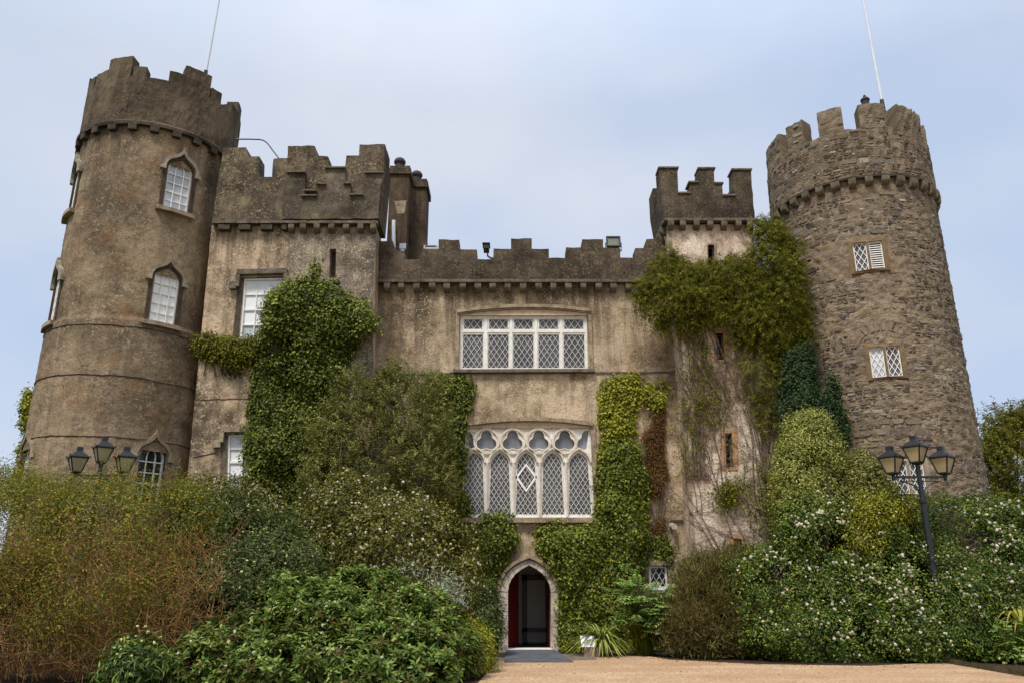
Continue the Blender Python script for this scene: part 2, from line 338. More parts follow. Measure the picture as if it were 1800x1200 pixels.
M['mould_grey'] = stone_mat('moulded_grey', lin(112, 102, 86), lin(150, 138, 116), lin(76, 66, 54), 1.2, lichen=lin(164, 152, 130))
M['jamb_dark'] = stone_mat('jamb_dark', lin(58, 48, 38), lin(84, 70, 56), lin(40, 33, 26), 1.2)
M['granite'] = stone_mat('door_stone', lin(134, 120, 104), lin(190, 176, 156), lin(98, 86, 72), 1.3, lichen=lin(206, 198, 182))
M['tracery'] = stone_mat('tracery_stone', lin(208, 196, 178), lin(232, 222, 206), lin(130, 114, 92), 1.5, .006)
M['tracery_ring'] = stone_mat('tracery_ring', lin(176, 164, 144), lin(208, 196, 176), lin(136, 122, 102), 1.5, .006)
M['glass_pale'] = glass_mat('pale_leaded_glass', lin(132, 134, 138), .15, .35)
M['ochre'] = stone_mat('ochre_stone', lin(92, 74, 50), lin(120, 98, 66), lin(64, 50, 34), 1.5)
M['brown_frame'] = stone_mat('sandstone_frame', lin(142, 102, 66), lin(176, 132, 92), lin(100, 70, 44), 1.5, .006)
M['white_paint'] = plain('white_paint', lin(238, 234, 224), .45, .4, var=.06)
M['lattice'] = plain('casement_paint', lin(222, 217, 206), .5, .35, var=.12, scale=14)
M['lead_white'] = plain('painted_leads', lin(232, 228, 218), .5, .4, var=.06)
M['glass'] = glass_mat('leaded_glass', lin(92, 90, 90), .12, .35)
M['glass_dark'] = glass_mat('dark_glass', lin(44, 44, 46))
M['blind'] = plain('white_blind', lin(236, 234, 230), .35, .5, var=.05, scale=1.5)
M['pane_grey'] = glass_mat('grey_pane', lin(212, 215, 220), .1, .5)
M['plaster_pale'] = plain('pale_plaster', lin(206, 180, 150), .8, .2)
M['black_iron'] = plain('black_iron', lin(30, 31, 34), .42, .5, var=.15)
M['lamp_glass'] = glass_mat('frosted_lamp_glass', lin(186, 170, 128), .35, .4)
M['lamp_lens'] = glass_mat('flood_lens', lin(132, 134, 118), .2, .4)
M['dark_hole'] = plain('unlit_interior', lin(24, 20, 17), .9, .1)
M['red_door'] = plain('red_door_paint', lin(84, 12, 18), .55, .3, var=.12, scale=3)
M['dark_wood'] = plain('dark_wood', lin(38, 28, 22), .5, .4)
M['hall_wall'] = plain('hall_plaster', lin(150, 142, 132), .8, .2, var=.05)
M['pole_white'] = plain('pole_white', lin(214, 216, 222), .4, .5, var=.04)
M['grey_metal'] = plain('grey_metal', lin(120, 122, 126), .4, .5, .3)
M['white_plastic'] = plain('white_plastic', lin(226, 228, 230), .4, .4, var=.04)
M['clay_pot'] = plain('clay_pot', lin(62, 56, 54), .8, .3)
M['arch'] = stone_mat('arch_stone', lin(100, 84, 66), lin(136, 116, 92), lin(60, 50, 40), 2., .02)
M['slate'] = stone_mat('grey_slab', lin(62, 64, 69), lin(86, 86, 90), lin(60, 60, 62), .8, .004)
M['flag'] = stone_mat('flagstone', lin(70, 66, 58), lin(118, 106, 90), lin(50, 46, 40), 1.6, .012, lichen=lin(150, 122, 92))
M['block'] = stone_mat('rough_block', lin(98, 82, 66), lin(150, 130, 108), lin(62, 50, 40), 1.8, .02)
M['timber'] = stone_mat('edging_timber', lin(58, 50, 34), lin(88, 78, 54), lin(38, 32, 22), 1.5, .015, lichen=lin(86, 92, 52))
M['bark'] = stone_mat('twig_bark', lin(120, 86, 40), lin(164, 120, 60), lin(82, 58, 30), 2.)
M['bark_vine'] = stone_mat('vine_bark', lin(84, 68, 56), lin(120, 100, 82), lin(54, 44, 38), 2.)
M['bark_grey'] = stone_mat('grey_bark', lin(84, 72, 58), lin(128, 112, 92), lin(54, 46, 38), 2.)
M['bark_dark'] = stone_mat('dark_bark', lin(52, 42, 32), lin(82, 66, 50), lin(34, 28, 22), 2.)
def gravel_mat():
    k = NT('orange_gravel'); v = k.coord('Object'); a = k.noise(v, .7, 5, .6); g = k.vor(v, 46, 'F1', 'Color'); d = k.vor(v, 46, 'F1'); f = k.noise(v, 14, 5, .7)
    c = k.ramp(k.sep(g)[0], [(0., lin(150, 120, 88)), (.4, lin(194, 162, 124)), (.75, lin(210, 180, 144)), (1., lin(228, 206, 180))])
    tr = k.noise(k.map(v, (.25, 1.1, 1), (3, 8, 0)), 1., 4, .6); c = k.mix(k.ramp(tr, [(.42, .4), (.56, 0.)]), c, lin(160, 122, 88)); c = k.mix(k.ramp(a, [(.4, .4), (.62, 0.)]), c, lin(160, 120, 84)); c = k.mix(k.ramp(f, [(.36, .5), (.5, 0.)]), c, lin(140, 100, 68))
    k.bsdf(c, .95, k.bump(k.math('ADD', d, f), 1., .02), .15); return k.m
def soil_mat(name, c0, c1):
    k = NT(name); v = k.coord('Object'); f = k.noise(v, 9, 7, .7); k.bsdf(k.ramp(f, [(.35, c0), (.65, c1)]), 1., k.bump(f, 1., .05), .1); return k.m
M['gravel'] = gravel_mat()
M['soil'] = soil_mat('bed_soil', lin(40, 32, 24), lin(78, 62, 46)); M['lawn'] = soil_mat('lawn_ground', lin(44, 54, 26), lin(84, 92, 48))
def cr_(*cs): return [(i / (len(cs) - 1) * .8 + .1, lin(*c)) for i, c in enumerate(cs)]
M['l_ivy'] = leaf_mat('ivy_leaf', cr_((52, 58, 16), (76, 84, 24), (104, 112, 34), (148, 150, 56)), .38, .2, .5)
M['l_ivy_dark'] = leaf_mat('dark_ivy_leaf', cr_((46, 52, 17), (68, 76, 22), (96, 104, 34), (140, 142, 54)), .4, .18, .45)
M['l_ivy_deep'] = leaf_mat('deep_green_ivy_leaf', cr_((22, 34, 16), (32, 48, 22), (46, 64, 30), (70, 90, 42)), .4, .12, .4)
M['l_ivy_yellow'] = leaf_mat('yellow_ivy_leaf', cr_((70, 74, 18), (108, 112, 28), (146, 146, 42), (180, 172, 60)), .4, .25, .45)
M['l_climber'] = leaf_mat('feathery_climber_leaf', cr_((54, 56, 14), (82, 84, 20), (112, 110, 30), (152, 146, 50)), .5, .3, .3)
M['l_red'] = leaf_mat('rust_creeper_leaf', cr_((72, 48, 30), (94, 64, 40), (112, 80, 50), (96, 90, 40)), .6, .2, .25)
M['l_olive'] = leaf_mat('olive_leaf', cr_((72, 74, 32), (104, 106, 50), (134, 134, 70), (170, 166, 100)), .5, .22, .35)
M['l_fuchsia'] = leaf_mat('small_leaf', cr_((112, 76, 28), (82, 94, 32), (116, 120, 42), (176, 150, 54)), .5, .3, .3)
M['l_silver'] = leaf_mat('silver_leaf', cr_((118, 126, 100), (154, 160, 134), (186, 192, 168)), .6, .2, .3)
M['l_sage'] = leaf_mat('grey_green_leaf', cr_((42, 52, 24), (62, 76, 34), (90, 102, 52), (130, 138, 86)), .5, .2, .35)
M['l_laurel'] = leaf_mat('dark_glossy_leaf', cr_((36, 50, 17), (54, 74, 23), (82, 104, 35), (130, 144, 60)), .36, .16, .6)
M['l_laurel_brown'] = leaf_mat('bronze_glossy_leaf', cr_((66, 56, 20), (76, 80, 26), (104, 104, 38), (146, 130, 60)), .4, .16, .5)
M['l_bright'] = leaf_mat('bright_leaf', cr_((84, 66, 28), (66, 80, 30), (90, 112, 44), (116, 138, 62), (160, 174, 98)), .45, .3, .4)
M['l_lime'] = leaf_mat('lime_leaf', cr_((96, 102, 28), (138, 142, 44), (174, 172, 66)), .45, .3, .4)
M['l_pitto'] = leaf_mat('pale_green_leaf', cr_((84, 92, 36), (124, 130, 58), (162, 164, 84), (194, 192, 118)), .42, .24, .45)
M['l_broom'] = leaf_mat('brown_green_needle', cr_((76, 68, 36), (104, 98, 52), (132, 126, 70), (146, 122, 86)), .6, .15, .2)
M['l_blue'] = leaf_mat('blue_green_leaf', cr_((84, 108, 50), (118, 146, 72), (164, 186, 100)), .5, .3, .35)
M['l_strap'] = leaf_mat('strap_leaf', cr_((112, 124, 52), (168, 172, 92), (222, 216, 156)), .45, .25, .4)
M['l_yucca'] = leaf_mat('yellow_strap', cr_((140, 136, 46), (192, 182, 84)), .45, .25, .4)
M['l_cypress'] = leaf_mat('cypress_leaf', cr_((80, 84, 30), (112, 110, 42), (140, 132, 60)), .6, .25, .25)
M['flower_white'] = leaf_mat('white_petal', cr_((200, 188, 166), (236, 228, 208)), .6, .3, .2)
M['flower_pink'] = leaf_mat('bud_petal', cr_((176, 132, 100), (226, 206, 180)), .6, .3, .2)
M['flower_red'] = leaf_mat('red_petal', cr_((150, 44, 40), (184, 74, 62)), .5, .3, .2)
M['flower_lime'] = leaf_mat('pale_lime_petal', cr_((206, 208, 122), (232, 232, 170)), .5, .3, .2)

# ---------------------------------------------------------------- ground
def sheet(name, pts, z, mat, depth=None):
    mb = MB(); mb.face([(p[0], p[1], z) for p in pts])
    return tag(mb.build(name, mat, recalc=False), kind='structure')
sheet('ground', [(-600, -300), (600, -300), (600, 900), (-600, 900)], -.02, M['lawn'])
sheet('garden_bed', [(-26, 8), (30, 8), (30, 30), (-26, 30)], -.012, M['soil'])
ge = [G(872, 1150), G(1060, 1148), G(1140, 1152), G(1178, 1158), G(1332, 1166), G(1523, 1169), G(1657, 1163), G(1715, 1172), G(1800, 1187)]
gl = [G(840, 1199), G(872, 1164)]
gv = [(-1.2, -40), (-1.0, 9)] + [tuple(p[:2]) for p in gl] + [tuple(p[:2]) for p in ge] + [(13, 15.5), (18, 10), (18, -40)]
sheet('gravel_path', gv, -.004, M['gravel'])

# ================================================================ THE CASTLE
YC, YW, YB = 22.3, 21.55, 21.7           # entrance wall, left wing, bay with the square turret
LX, LY, LR = -11.24, 22.5, 2.2           # left round tower
RX, RY, RR = 10.92, 23.2, 2.4            # right round tower
castle = tag(empty('castle', (0, YC, 0)), 'grey brown battlemented castle with two round towers, ivy and an arched door', 'castle')
def pw(pts, Y): return [xz(a, b, Y) for a, b in pts]

def wall_block(name, mat, Y, outer, holes, depth=.55, parent=castle, out=0., amp=.008):
    mb = MB(); mb.extrude(jag(outer, .2, amp), holes, flat(Y), out, -depth); return mb.build(name, mat, parent)

# shapes of openings (pixel outlines on each wall plane)
def arched_head(x0, x1, yb, ys, ya, n=10, c=.72, yb1=None, ys1=None):
    yb1 = yb if yb1 is None else yb1; ys1 = ys if ys1 is None else ys1; xm = (x0 + x1) / 2; h = ys - ya
    return [(x0, yb), (x1, yb1)] + bez2((x1, ys1), (x1, ys1 - h * c), (xm, ya), n) + bez2((xm, ya), (x0, ys - h * c), (x0, ys), n)[1:]
UPWIN = [(806, 650), (1034, 650), (1032, 554), (809, 554)]
LOWIN = [(810, 910), (1045, 910), (1038, 752), (816, 752)]
DOORO = [(893, 1141), (968.5, 1141), (968, 1040)] + bez2((968, 1040), (966, 1008), (930, 993), 10)[1:] + bez2((930, 993), (894, 1008), (893, 1040), 10)[1:]
SMWIN = [(1141, 1036), (1176, 1036), (1173, 991), (1140, 991)]
WALL_B = -.25
# ---- entrance wall
outer = [(xz(650, 1100, YC)[0], WALL_B), (xz(1222, 1100, YC)[0], WALL_B), xz(1185, 496, YC), xz(650, 499, YC)]
ew = wall_block('entrance_wall', M['wall_center'], YC, outer, [pw(UPWIN, YC), pw(LOWIN, YC), pw(DOORO, YC), pw(SMWIN, YC)], .5)
par = [(656, 499), (1180, 495), (1180, 424), (1135, 424), (1135, 440), (1115, 440), (1115, 456), (1089, 456), (1089, 439), (1059, 439), (1059, 424), (1022, 424), (1022, 439), (994, 439), (994, 457), (965, 457), (965, 441), (934, 441), (934, 423), (899, 423), (899, 441), (868, 441), (868, 459), (838, 459), (838, 442), (808, 442), (808, 425), (772, 425), (772, 441), (743, 441), (743, 460), (712, 460), (712, 444), (692, 443), (691, 427), (656, 427)]
wall_block('parapet', M['parapet'], YC, pw(par, YC), [], .42, ew, .14, .014)
mb = MB(); a, b = xz(657, 496, YC), xz(1176, 493, YC)
for i in range(26):
    t0, t1 = i / 26, (i + 1) / 26; e = random.uniform(-.008, .008)
    x0, x1 = a[0] + (b[0] - a[0]) * t0, a[0] + (b[0] - a[0]) * t1 - .004
    mb.box(x0, x1, YC - .22 + e, YC - .003, a[1] - .08 + e * .5, a[1] + .012 + e)
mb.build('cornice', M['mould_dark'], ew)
def corbel(mb, xc, zt, Y, w=.17, h=.27, d=.2, mapper=None):
    prof = [(0, 0), (d, 0), (d, -h * .45)] + [(d * math.cos(t) , -h * .45 - h * .55 * math.sin(t)) for t in np.linspace(.3, math.pi / 2, 5)] + [(0, -h)]
    mp_ = mapper or flat(Y)
    A = [mp_(xc - w / 2, zt + p[1], p[0]) for p in prof]; B = [mp_(xc + w / 2, zt + p[1], p[0]) for p in prof]; n = len(prof)
    mb.mesh(A + B, [tuple(range(n)), tuple(range(2 * n - 1, n - 1, -1))] + [(i, n + i, n + (i + 1) % n, (i + 1) % n) for i in range(n)])
def corbel_obj(xc, zt, Y, mat, parent, **k):
    mb = MB(); corbel(mb, xc, zt, Y, **k); mb.build('corbel', mat, parent)
for px in (682, 707, 733.5, 760, 787, 814, 840.5, 865.6, 893, 919, 946, 972, 998.7, 1024.8, 1051, 1077.6, 1103.4, 1129, 1154):
    x, z = xz(px, 501, YC); corbel_obj(x + random.uniform(-.015, .015), z - .005, YC, M['corbel'], ew, w=.18 + random.uniform(-.015, .015), h=.25 + random.uniform(-.02, .02))
mb = MB(); p, q = xz(655, 657, YC), xz(1184, 654, YC)
mb.strip([(p[0] + (q[0] - p[0]) * t, p[1] + (q[1] - p[1]) * t + random.uniform(-.006, .006)) for t in np.linspace(0, 1, 30)], .045, flat(YC), .03, -.02); mb.build('string_course', M['mould_dark'], ew)

# ---- upper lattice window
def quad_rect(x0, x1, y0, y1): return [(x0, y1), (x1, y1), (x1, y0), (x0, y0)]
def leaded_light(parent, poly_px, Y, nx, ratio, off, border=.052, name='casement', glass='glass'):
    poly = ccw(pw(poly_px, Y)); c = np.mean(poly, axis=0)
    inner = [tuple(c + (np.array(p) - c) * (1 - border / max(np.hypot(*(np.array(p) - c)), .05) * 1.3)) for p in poly]
    mb = MB(); fl = flat(Y); mb.extrude(poly, [inner[::-1]], fl, -off + .03, -off - .03)
    lattice(mb, inner, nx, ratio, fl, .0125, -off + .012, -off - .004)
    o = mb.build(name, M['lattice'], parent)
    g = MB(); g.face([fl(p[0], p[1], -off - .008) for p in inner]); g.build('pane', M[glass], o)
    return o
uw = MB(); fl = flat(YC)
ucols = [(812.4, 851), (856.6, 896), (900.4, 939.7), (944.5, 984.5), (988.7, 1029)]
def upl(x0, x1, y0, y1):                 # lights fan out a touch downwards
    k = lambda x, y: 921 + (x - 921) * (1 + (y - 558) / 90 * .012)
    return [(k(x0, y1), y1), (k(x1, y1), y1), (k(x1, y0), y0), (k(x0, y0), y0)]
ulights = [upl(a, b, 558, 578.5) for a, b in ucols] + [upl(a, b, 583, 648) for a, b in ucols]
uw.extrude(pw(UPWIN, YC), [pw(l, YC) for l in ulights], fl, -.07, -.2)
upw = uw.build('lattice_window', M['tracery'], castle)
for i, l in enumerate(ulights): leaded_light(upw, l, YC, 2.8 if i < 5 else 3.6, 1.5, .12)
mb = MB(); arc = bez2((803, 549), (925, 530), (1038, 547), 20)
head = [(809, 554.5), (1032, 554.5)] + [(x, y + 3) for x, y in bez2((1034, 549), (925, 533), (808, 551), 16)]
mb.extrude(pw(head, YC), [], fl, .006, -.02); mb.build('head_panel', M['plaster_pale'], upw)
mb = MB(); mb.strip(pw(arc, YC), .1, fl, .1, -.01); mb.strip(pw([(x, y + 4) for x, y in arc], YC), .05, fl, .06, -.01)
mb.strip(pw([(804.5, 548), (803, 655)], YC), .1, fl, .05, -.02); mb.strip(pw([(1036, 546), (1040.5, 655)], YC), .1, fl, .05, -.02)
mb.build('hood_mould', M['mould'], upw)
mb = MB(); mb.strip(pw([(797, 653), (1045, 652)], YC), .09, fl, .13, -.05); mb.build('sill', M['mould_dark'], upw)

# ---- lower tracery window
lcols = [(813, 852.5), (858.8, 898.3), (905.4, 944.5), (951, 991), (997.5, 1038)]
llights = [[(a - (925 - a) * .02 + 1, 907), (b - (925 - b) * .02 + 1, 907)] + bez2((b, 815), (b, 799), ((a + b) / 2, 790), 8) + bez2(((a + b) / 2, 790), (a, 799), (a, 815), 8)[1:] for a, b in lcols]
def trefoil(cx, cy, r, ang=(90, 210, 330), n=10):
    pts = []
    for i, a in enumerate(ang):
        lx, ly = cx + .48 * r * math.cos(R(a)), cy - .48 * r * math.sin(R(a))
        for t in np.linspace(-98, 98, n): pts.append((lx + .55 * r * math.cos(R(a + t)), ly - .55 * r * math.sin(R(a + t))))
    return pts
tre = [trefoil(x, 774.5, 19) for x in (855, 901, 947, 992.5)]
tre.append([p for p in trefoil(1033, 774.5, 19, (90, 210)) if p[0] < 1035])
tre.append([p for p in trefoil(823, 774.5, 15, (90, 330)) if p[0] > 819])
def convexish(pts):
    c = np.mean(pts, axis=0); return sorted(pts, key=lambda p: math.atan2(p[1] - c[1], p[0] - c[0]))
tre[4] = convexish(tre[4]); tre[5] = convexish(tre[5])
mb = MB(); mb.extrude(pw(LOWIN, YC), [pw(l, YC) for l in llights + tre], fl, -.05, -.2)
low = mb.build('tracery_window', M['tracery'], castle)
mb = MB()
for t, cx in zip(tre[:4], (855, 901, 947, 992.5)):
    mb.strip(pw([(cx + 21.3 * math.cos(a), 774.5 + 21.3 * math.sin(a)) for a in np.linspace(0, 2 * math.pi, 33)[:-1]], YC), .06, fl, .0, -.06, True)
    mb.strip(pw(t, YC), .03, fl, -.02, -.06, True)
for l in llights: mb.strip(pw([((l[0][0] * .0 + p[0]), p[1] - 3) for p in l[2:]], YC), .05, fl, -.0, -.06)
for a, b in zip(lcols[:-1], lcols[1:]):
    x = (a[1] + b[0]) / 2; mb.strip(pw([(x, 812), (x - (925 - x) * .02 + 1, 908)], YC), .04, fl, .0, -.055)
mb.build('tracery_moulding', M['tracery_ring'], low)
for i, l in enumerate(llights):
    o = leaded_light(low, l, YC, 4.5, 1.55, .13)
    if i == 2:
        d = MB(); d.strip(pw([(925, 815), (942, 837), (925, 861), (908, 837)], YC), .07, fl, -.1, -.13, True); d.build('diamond_frame', M['white_paint'], low)
mb = MB()
for t in tre: mb.extrude(pw(t, YC), [], fl, -.14, -.15)
mb.build('trefoil_glass', M['glass_pale'], low)
mb = MB(); arc2 = bez2((814, 747), (928, 728), (1042, 746), 20); mb.strip(pw(arc2, YC), .1, fl, .11, -.01)
mb.strip(pw([(1041.5, 745), (1050, 914)], YC), .14, fl, .05, -.02); mb.strip(pw([(814.5, 746), (806.5, 914)], YC), .14, fl, .05, -.02)
mb.build('hood_mould', M['mould'], low)
mb = MB(); mb.extrude(pw([(816, 752), (1038, 752)] + [(x, y + 4) for x, y in arc2[::-1]], YC), [], fl, .004, -.03); mb.build('head_panel', M['plaster_pale'], low)
mb = MB(); mb.strip(pw([(806, 914), (1055, 914)], YC), .13, fl, .16, -.06); mb.build('sill', M['mould'], low)

# ---- doorway
mb = MB(); DO = [(x, y) for x, y in DOORO]
outd = [(875, 1148), (875.5, 1040)] + bez2((876, 1040), (884, 992), (930, 981), 10)[0:] + bez2((930, 981), (968, 990), (980, 1040), 10)[1:] + [(982, 1148)]
inn = DO[1:] + DO[:1]
# voussoirs and jamb stones, each with a joint between
def ringblocks(mb, inner, outerp, fl, w0, w1, gap=.012):
    for i in range(len(inner) - 1):
        a, b, c, d = [np.array(p) for p in (inner[i], inner[i + 1], outerp[i + 1], outerp[i])]
        m = (a + b + c + d) / 4; s = 1 - gap / max(.05, np.hypot(*(c - a)))
        mb.hexa([fl(*(m + (p - m) * s), w0) for p in (a, b, c, d)], [fl(*(m + (p - m) * s), w1) for p in (a, b, c, d)])
ia = bez2((893, 1040), (894, 1008), (930, 993), 6) + bez2((930, 993), (966, 1008), (968, 1040), 6)[1:]
oa = bez2((878, 1038), (884, 998), (930, 983), 6) + bez2((930, 983), (974, 996), (980, 1038), 6)[1:]
ringblocks(mb, pw(ia, YC), pw(oa, YC), fl, .1, -.3)
for xs, ys in (((876, 893), (1040, 1074, 1110, 1148)), ((968.3, 982), (1040, 1062, 1102, 1148))):
    for y0, y1 in zip(ys[:-1], ys[1:]):
        e = random.uniform(-1, 1)
        q = pw([(xs[0] + (e if xs[0] < 900 else 0), y1 - .4), (xs[1] + (e if xs[0] > 900 else 0), y1 - .4), (xs[1] + (e if xs[0] > 900 else 0), y0 + .4), (xs[0] + (e if xs[0] < 900 else 0), y0 + .4)], YC)
        mb.hexa([fl(p[0], p[1], .1) for p in q], [fl(p[0], p[1], -.3) for p in q])
dw = mb.build('doorway', M['granite'], castle)
mb = MB(); hp = [(874, 1040), (875.5, 1036)] + bez2((876, 1030), (886, 990), (930, 978), 10) + bez2((930, 978), (970, 990), (979, 1030), 10)[1:] + [(981, 1037)]
mb.strip(pw(hp, YC), .085, fl, .17, .0); mb.build('hood_mould', M['mould'], dw)
x0, x1 = xz(893, 1140, YC)[0], xz(968.5, 1140, YC)[0]; zt = xz(930, 1140, YC)[1]
mb = MB(); mb.box(x0 - .02, x1 + .02, YC - .14, YC + .55, zt - .035, zt + .004); mb.build('threshold', M['white_paint'], dw)
# hall behind
mb = MB(); hx0, hx1, hz = -1.5, 1.9, 3.0
mb.box(hx0, hx1, YC + .56, YC + 2.3, zt - .1, zt); mb.build('hall_floor', M['dark_wood'], castle)
hall = MB(); hall.box(hx0, hx1, YC + 2.2, YC + 2.32, zt + .003, hz); hall.box(hx0 - .1, hx0, YC + .52, YC + 2.3, zt + .003, hz); hall.box(hx1, hx1 + .1, YC + .52, YC + 2.3, zt + .003, hz); hall.box(hx0, hx1, YC + .52, YC + 2.3, hz + .003, hz + .1)
hall = hall.build('hall_wall', M['hall_wall'], castle)
mb = MB(); yb = YC + 2.19
for a, b, c, d in ((918, 927, 1010, 1141), (958, 966, 1010, 1141), (918, 966, 1010, 1019), (918, 966, 1103, 1109), (918, 966, 1128, 1137)):
    p, q = P(a, c, yb), P(b, d, yb); mb.box(p[0], q[0], yb - .09, yb, q[2], p[2])
mb.build('panel_frame', M['dark_wood'], hall)
for sg, xh in ((1, x0 + .01), (-1, x1 - .01)):   # two leaves folded back into the hall
    mb = MB(); ang = R(62) if sg > 0 else R(86); L = .6
    c, s_ = math.cos(ang) * sg, math.sin(ang)
    for k in range(5):
        a0, a1 = k * L / 5, (k + 1) * L / 5 - .008
        pts = [(xh + c * t + (-s_) * o * sg, YC + .54 + s_ * t + c * o * sg) for t, o in ((a0, 0), (a1, 0), (a1, .045), (a0, .045))]
        mb.hexa([(p[0], p[1], zt + .012) for p in pts], [(p[0], p[1], zt + 2.25) for p in pts])
    dl = mb.build('door_leaf', M['red_door'], castle)
    mb = MB(); hxp = (xh + c * L * .85 + s_ * .03 * sg, YC + .54 + s_ * L * .85 - c * .03 * sg, zt + 1.05); mb.lathe([(.001, -.03), (.03, -.015), (.03, .015), (.001, .03)], hxp, 8); mb.build('handle', M['black_iron'], dl)
# small lattice window at the foot of the wall
sw = leaded_light(castle, [(1142, 1034), (1174.5, 1034), (1172, 993), (1141, 993)], YC, 2.5, 1.7, .08, .06, 'casement_window', 'glass_dark')
mb = MB(); mb.strip(pw([(1133, 989), (1179, 989)], YC), .12, fl, .035, -.05); mb.build('lintel', M['mould'], sw)
# stone spout
mb = MB(); x, z = xz(1181, 923, YC); mb.tube([(x, YC + .05, z), (x, YC - .3, z - .05)], .09, .08, 8); sp = mb.build('water_spout', M['granite'], castle)
mb = MB(); mb.strip(pw([(1178, 915), (1201, 915)], YC), .06, fl, .05, -.03); mb.build('drip_ledge', M['jamb_dark'], sp)

# ---- left wing
wr_t, wr_b = xz(660, 394, YW), xz(654, 700, YW)
W1 = [(419, 599), (488, 599), (497, 486), (428, 488)]; W2 = [(397, 862), (450, 862), (455, 762), (400, 763)]; SLIT = [(579, 489), (590, 489), (591, 438), (580, 438)]
outer = [(xz(330, 900, YW)[0], WALL_B), (xz(651, 900, YW)[0], WALL_B), wr_b, wr_t, xz(372, 396, YW)]
wing = wall_block('wing_wall', M['wall_wing'], YW, outer, [pw(W1, YW), pw(W2, YW), pw(SLIT, YW)], 1.1)
flw = flat(YW)
parw = [(376, 394), (667, 391), (678.6, 257.7), (633, 259), (632.7, 278), (610, 278.6), (608, 298.7), (581, 298), (578, 279), (560, 278), (555, 260.5), (508.6, 261.6), (508, 282), (483, 283.7), (480, 315.7), (457.6, 315), (459, 279.5), (438, 279.5), (434, 264), (395, 264)]
pwing = wall_block('parapet', M['parapet_wing'], YW, pw(parw, YW), [], .4, wing, .14, .013)
# return of the parapet along the right side
mb = MB(); xr, zb = xz(667, 391, YW); zt1 = xz(678.6, 257.7, YW)[1]; zs = xz(633, 279, YW)[1]; xr2 = xz(678.6, 257.7, YW)[0]
mb.hexa([(xr - .4, YW + .262, zb), (xr, YW + .262, zb), (xr, YW + 1.15, zb), (xr - .4, YW + 1.15, zb)], [(xr2 - .4, YW + .262, zs), (xr2, YW + .262, zs), (xr2, YW + 1.15, zs), (xr2 - .4, YW + 1.15, zs)])
mb.hexa([(xr2 - .4, YW + .262, zs + .003), (xr2, YW + .262, zs + .003), (xr2, YW + .8, zs + .003), (xr2 - .4, YW + .8, zs + .003)], [(xr2 - .4, YW + .262, zt1), (xr2, YW + .262, zt1), (xr2, YW + .8, zt1), (xr2 - .4, YW + .8, zt1)])
mb.build('parapet_return', M['chimney'], wing)
# older battlement showing in the masonry, a little proud, with worn cap slabs
zp = lambda a, b: (a / 3.53 + 350, b / 3.53 + 220)
old = [zp(*p) for p in ((526, 604), (1114, 600), (1148, 318), (1032, 318), (1032, 455), (948, 455), (948, 385), (920, 385), (915, 288), (797, 288), (797, 388), (742, 388), (742, 460), (668, 460), (668, 315), (545, 315))]
wall_block('old_parapet', M['old_parapet'], YW, pw(old, YW), [], .0, wing, .22, .016)
mb = MB()
for a, b, y in ((558, 672, 318), (792, 918, 291), (1034, 1152, 321), (742, 800, 391), (664, 742, 432), (645, 742, 463), (908, 950, 388), (944, 1032, 458)):
    p, q = zp(a, y), zp(b, y); mb = MB(); mb.strip(pw([p, q], YW), .045, flw, .3, .13); mb.build('cap_slab', M['mould_dark'], wing)
mb = MB()
for i in range(14):
    a = 378 + i * (666 - 378) / 14; b = 378 + (i + 1) * (666 - 378) / 14 - .3; p, q = xz(a, 395, YW), xz(b, 394.8, YW); e = random.uniform(0, .02)
    mb.box(p[0], q[0], YW - .2 - e, YW - .003, p[1] - .05, p[1] + .03)
mb.build('cornice', M['mould_dark'], wing)
for px in (398, 434, 472, 503):
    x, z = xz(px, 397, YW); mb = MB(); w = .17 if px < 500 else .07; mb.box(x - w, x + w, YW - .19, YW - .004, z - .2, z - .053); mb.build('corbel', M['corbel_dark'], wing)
for px in (515, 535.5, 559.6, 585, 610.6, 635.6, 658):
    x, z = xz(px, 397, YW); corbel_obj(x, z - .02, YW, M['corbel'], wing, w=.17, h=.25)
mb = MB(); q = pw(SLIT, YW); mb.extrude(q, [], flw, -.3, -.32); mb.build('slit_back', M['old_parapet'], wing)
mb = MB(); p, q = xz(345, 702, YW), xz(470, 699, YW); mb.strip([(p[0] + (q[0] - p[0]) * t, p[1] + (q[1] - p[1]) * t + random.uniform(-.02, .02)) for t in np.linspace(0, 1, 14)], .025, flw, .012, -.01); mb.build('string_course', M['jamb_dark'], wing)
mb = MB(); p, q = xz(341, 803, YW), xz(380, 795, YW); mb.strip([p, q], .025, flw, .012, -.01); mb.build('string_course', M['jamb_dark'], wing)
wall_block('old_turret_wall', M['old_wall'], YW, pw([(509, 402), (663, 400), (657, 470), (655, 700), (505, 700)], YW), [pw([(a + (b - 463) * 0, b) for a, b in SLIT], YW)], .0, wing, .016, .01)
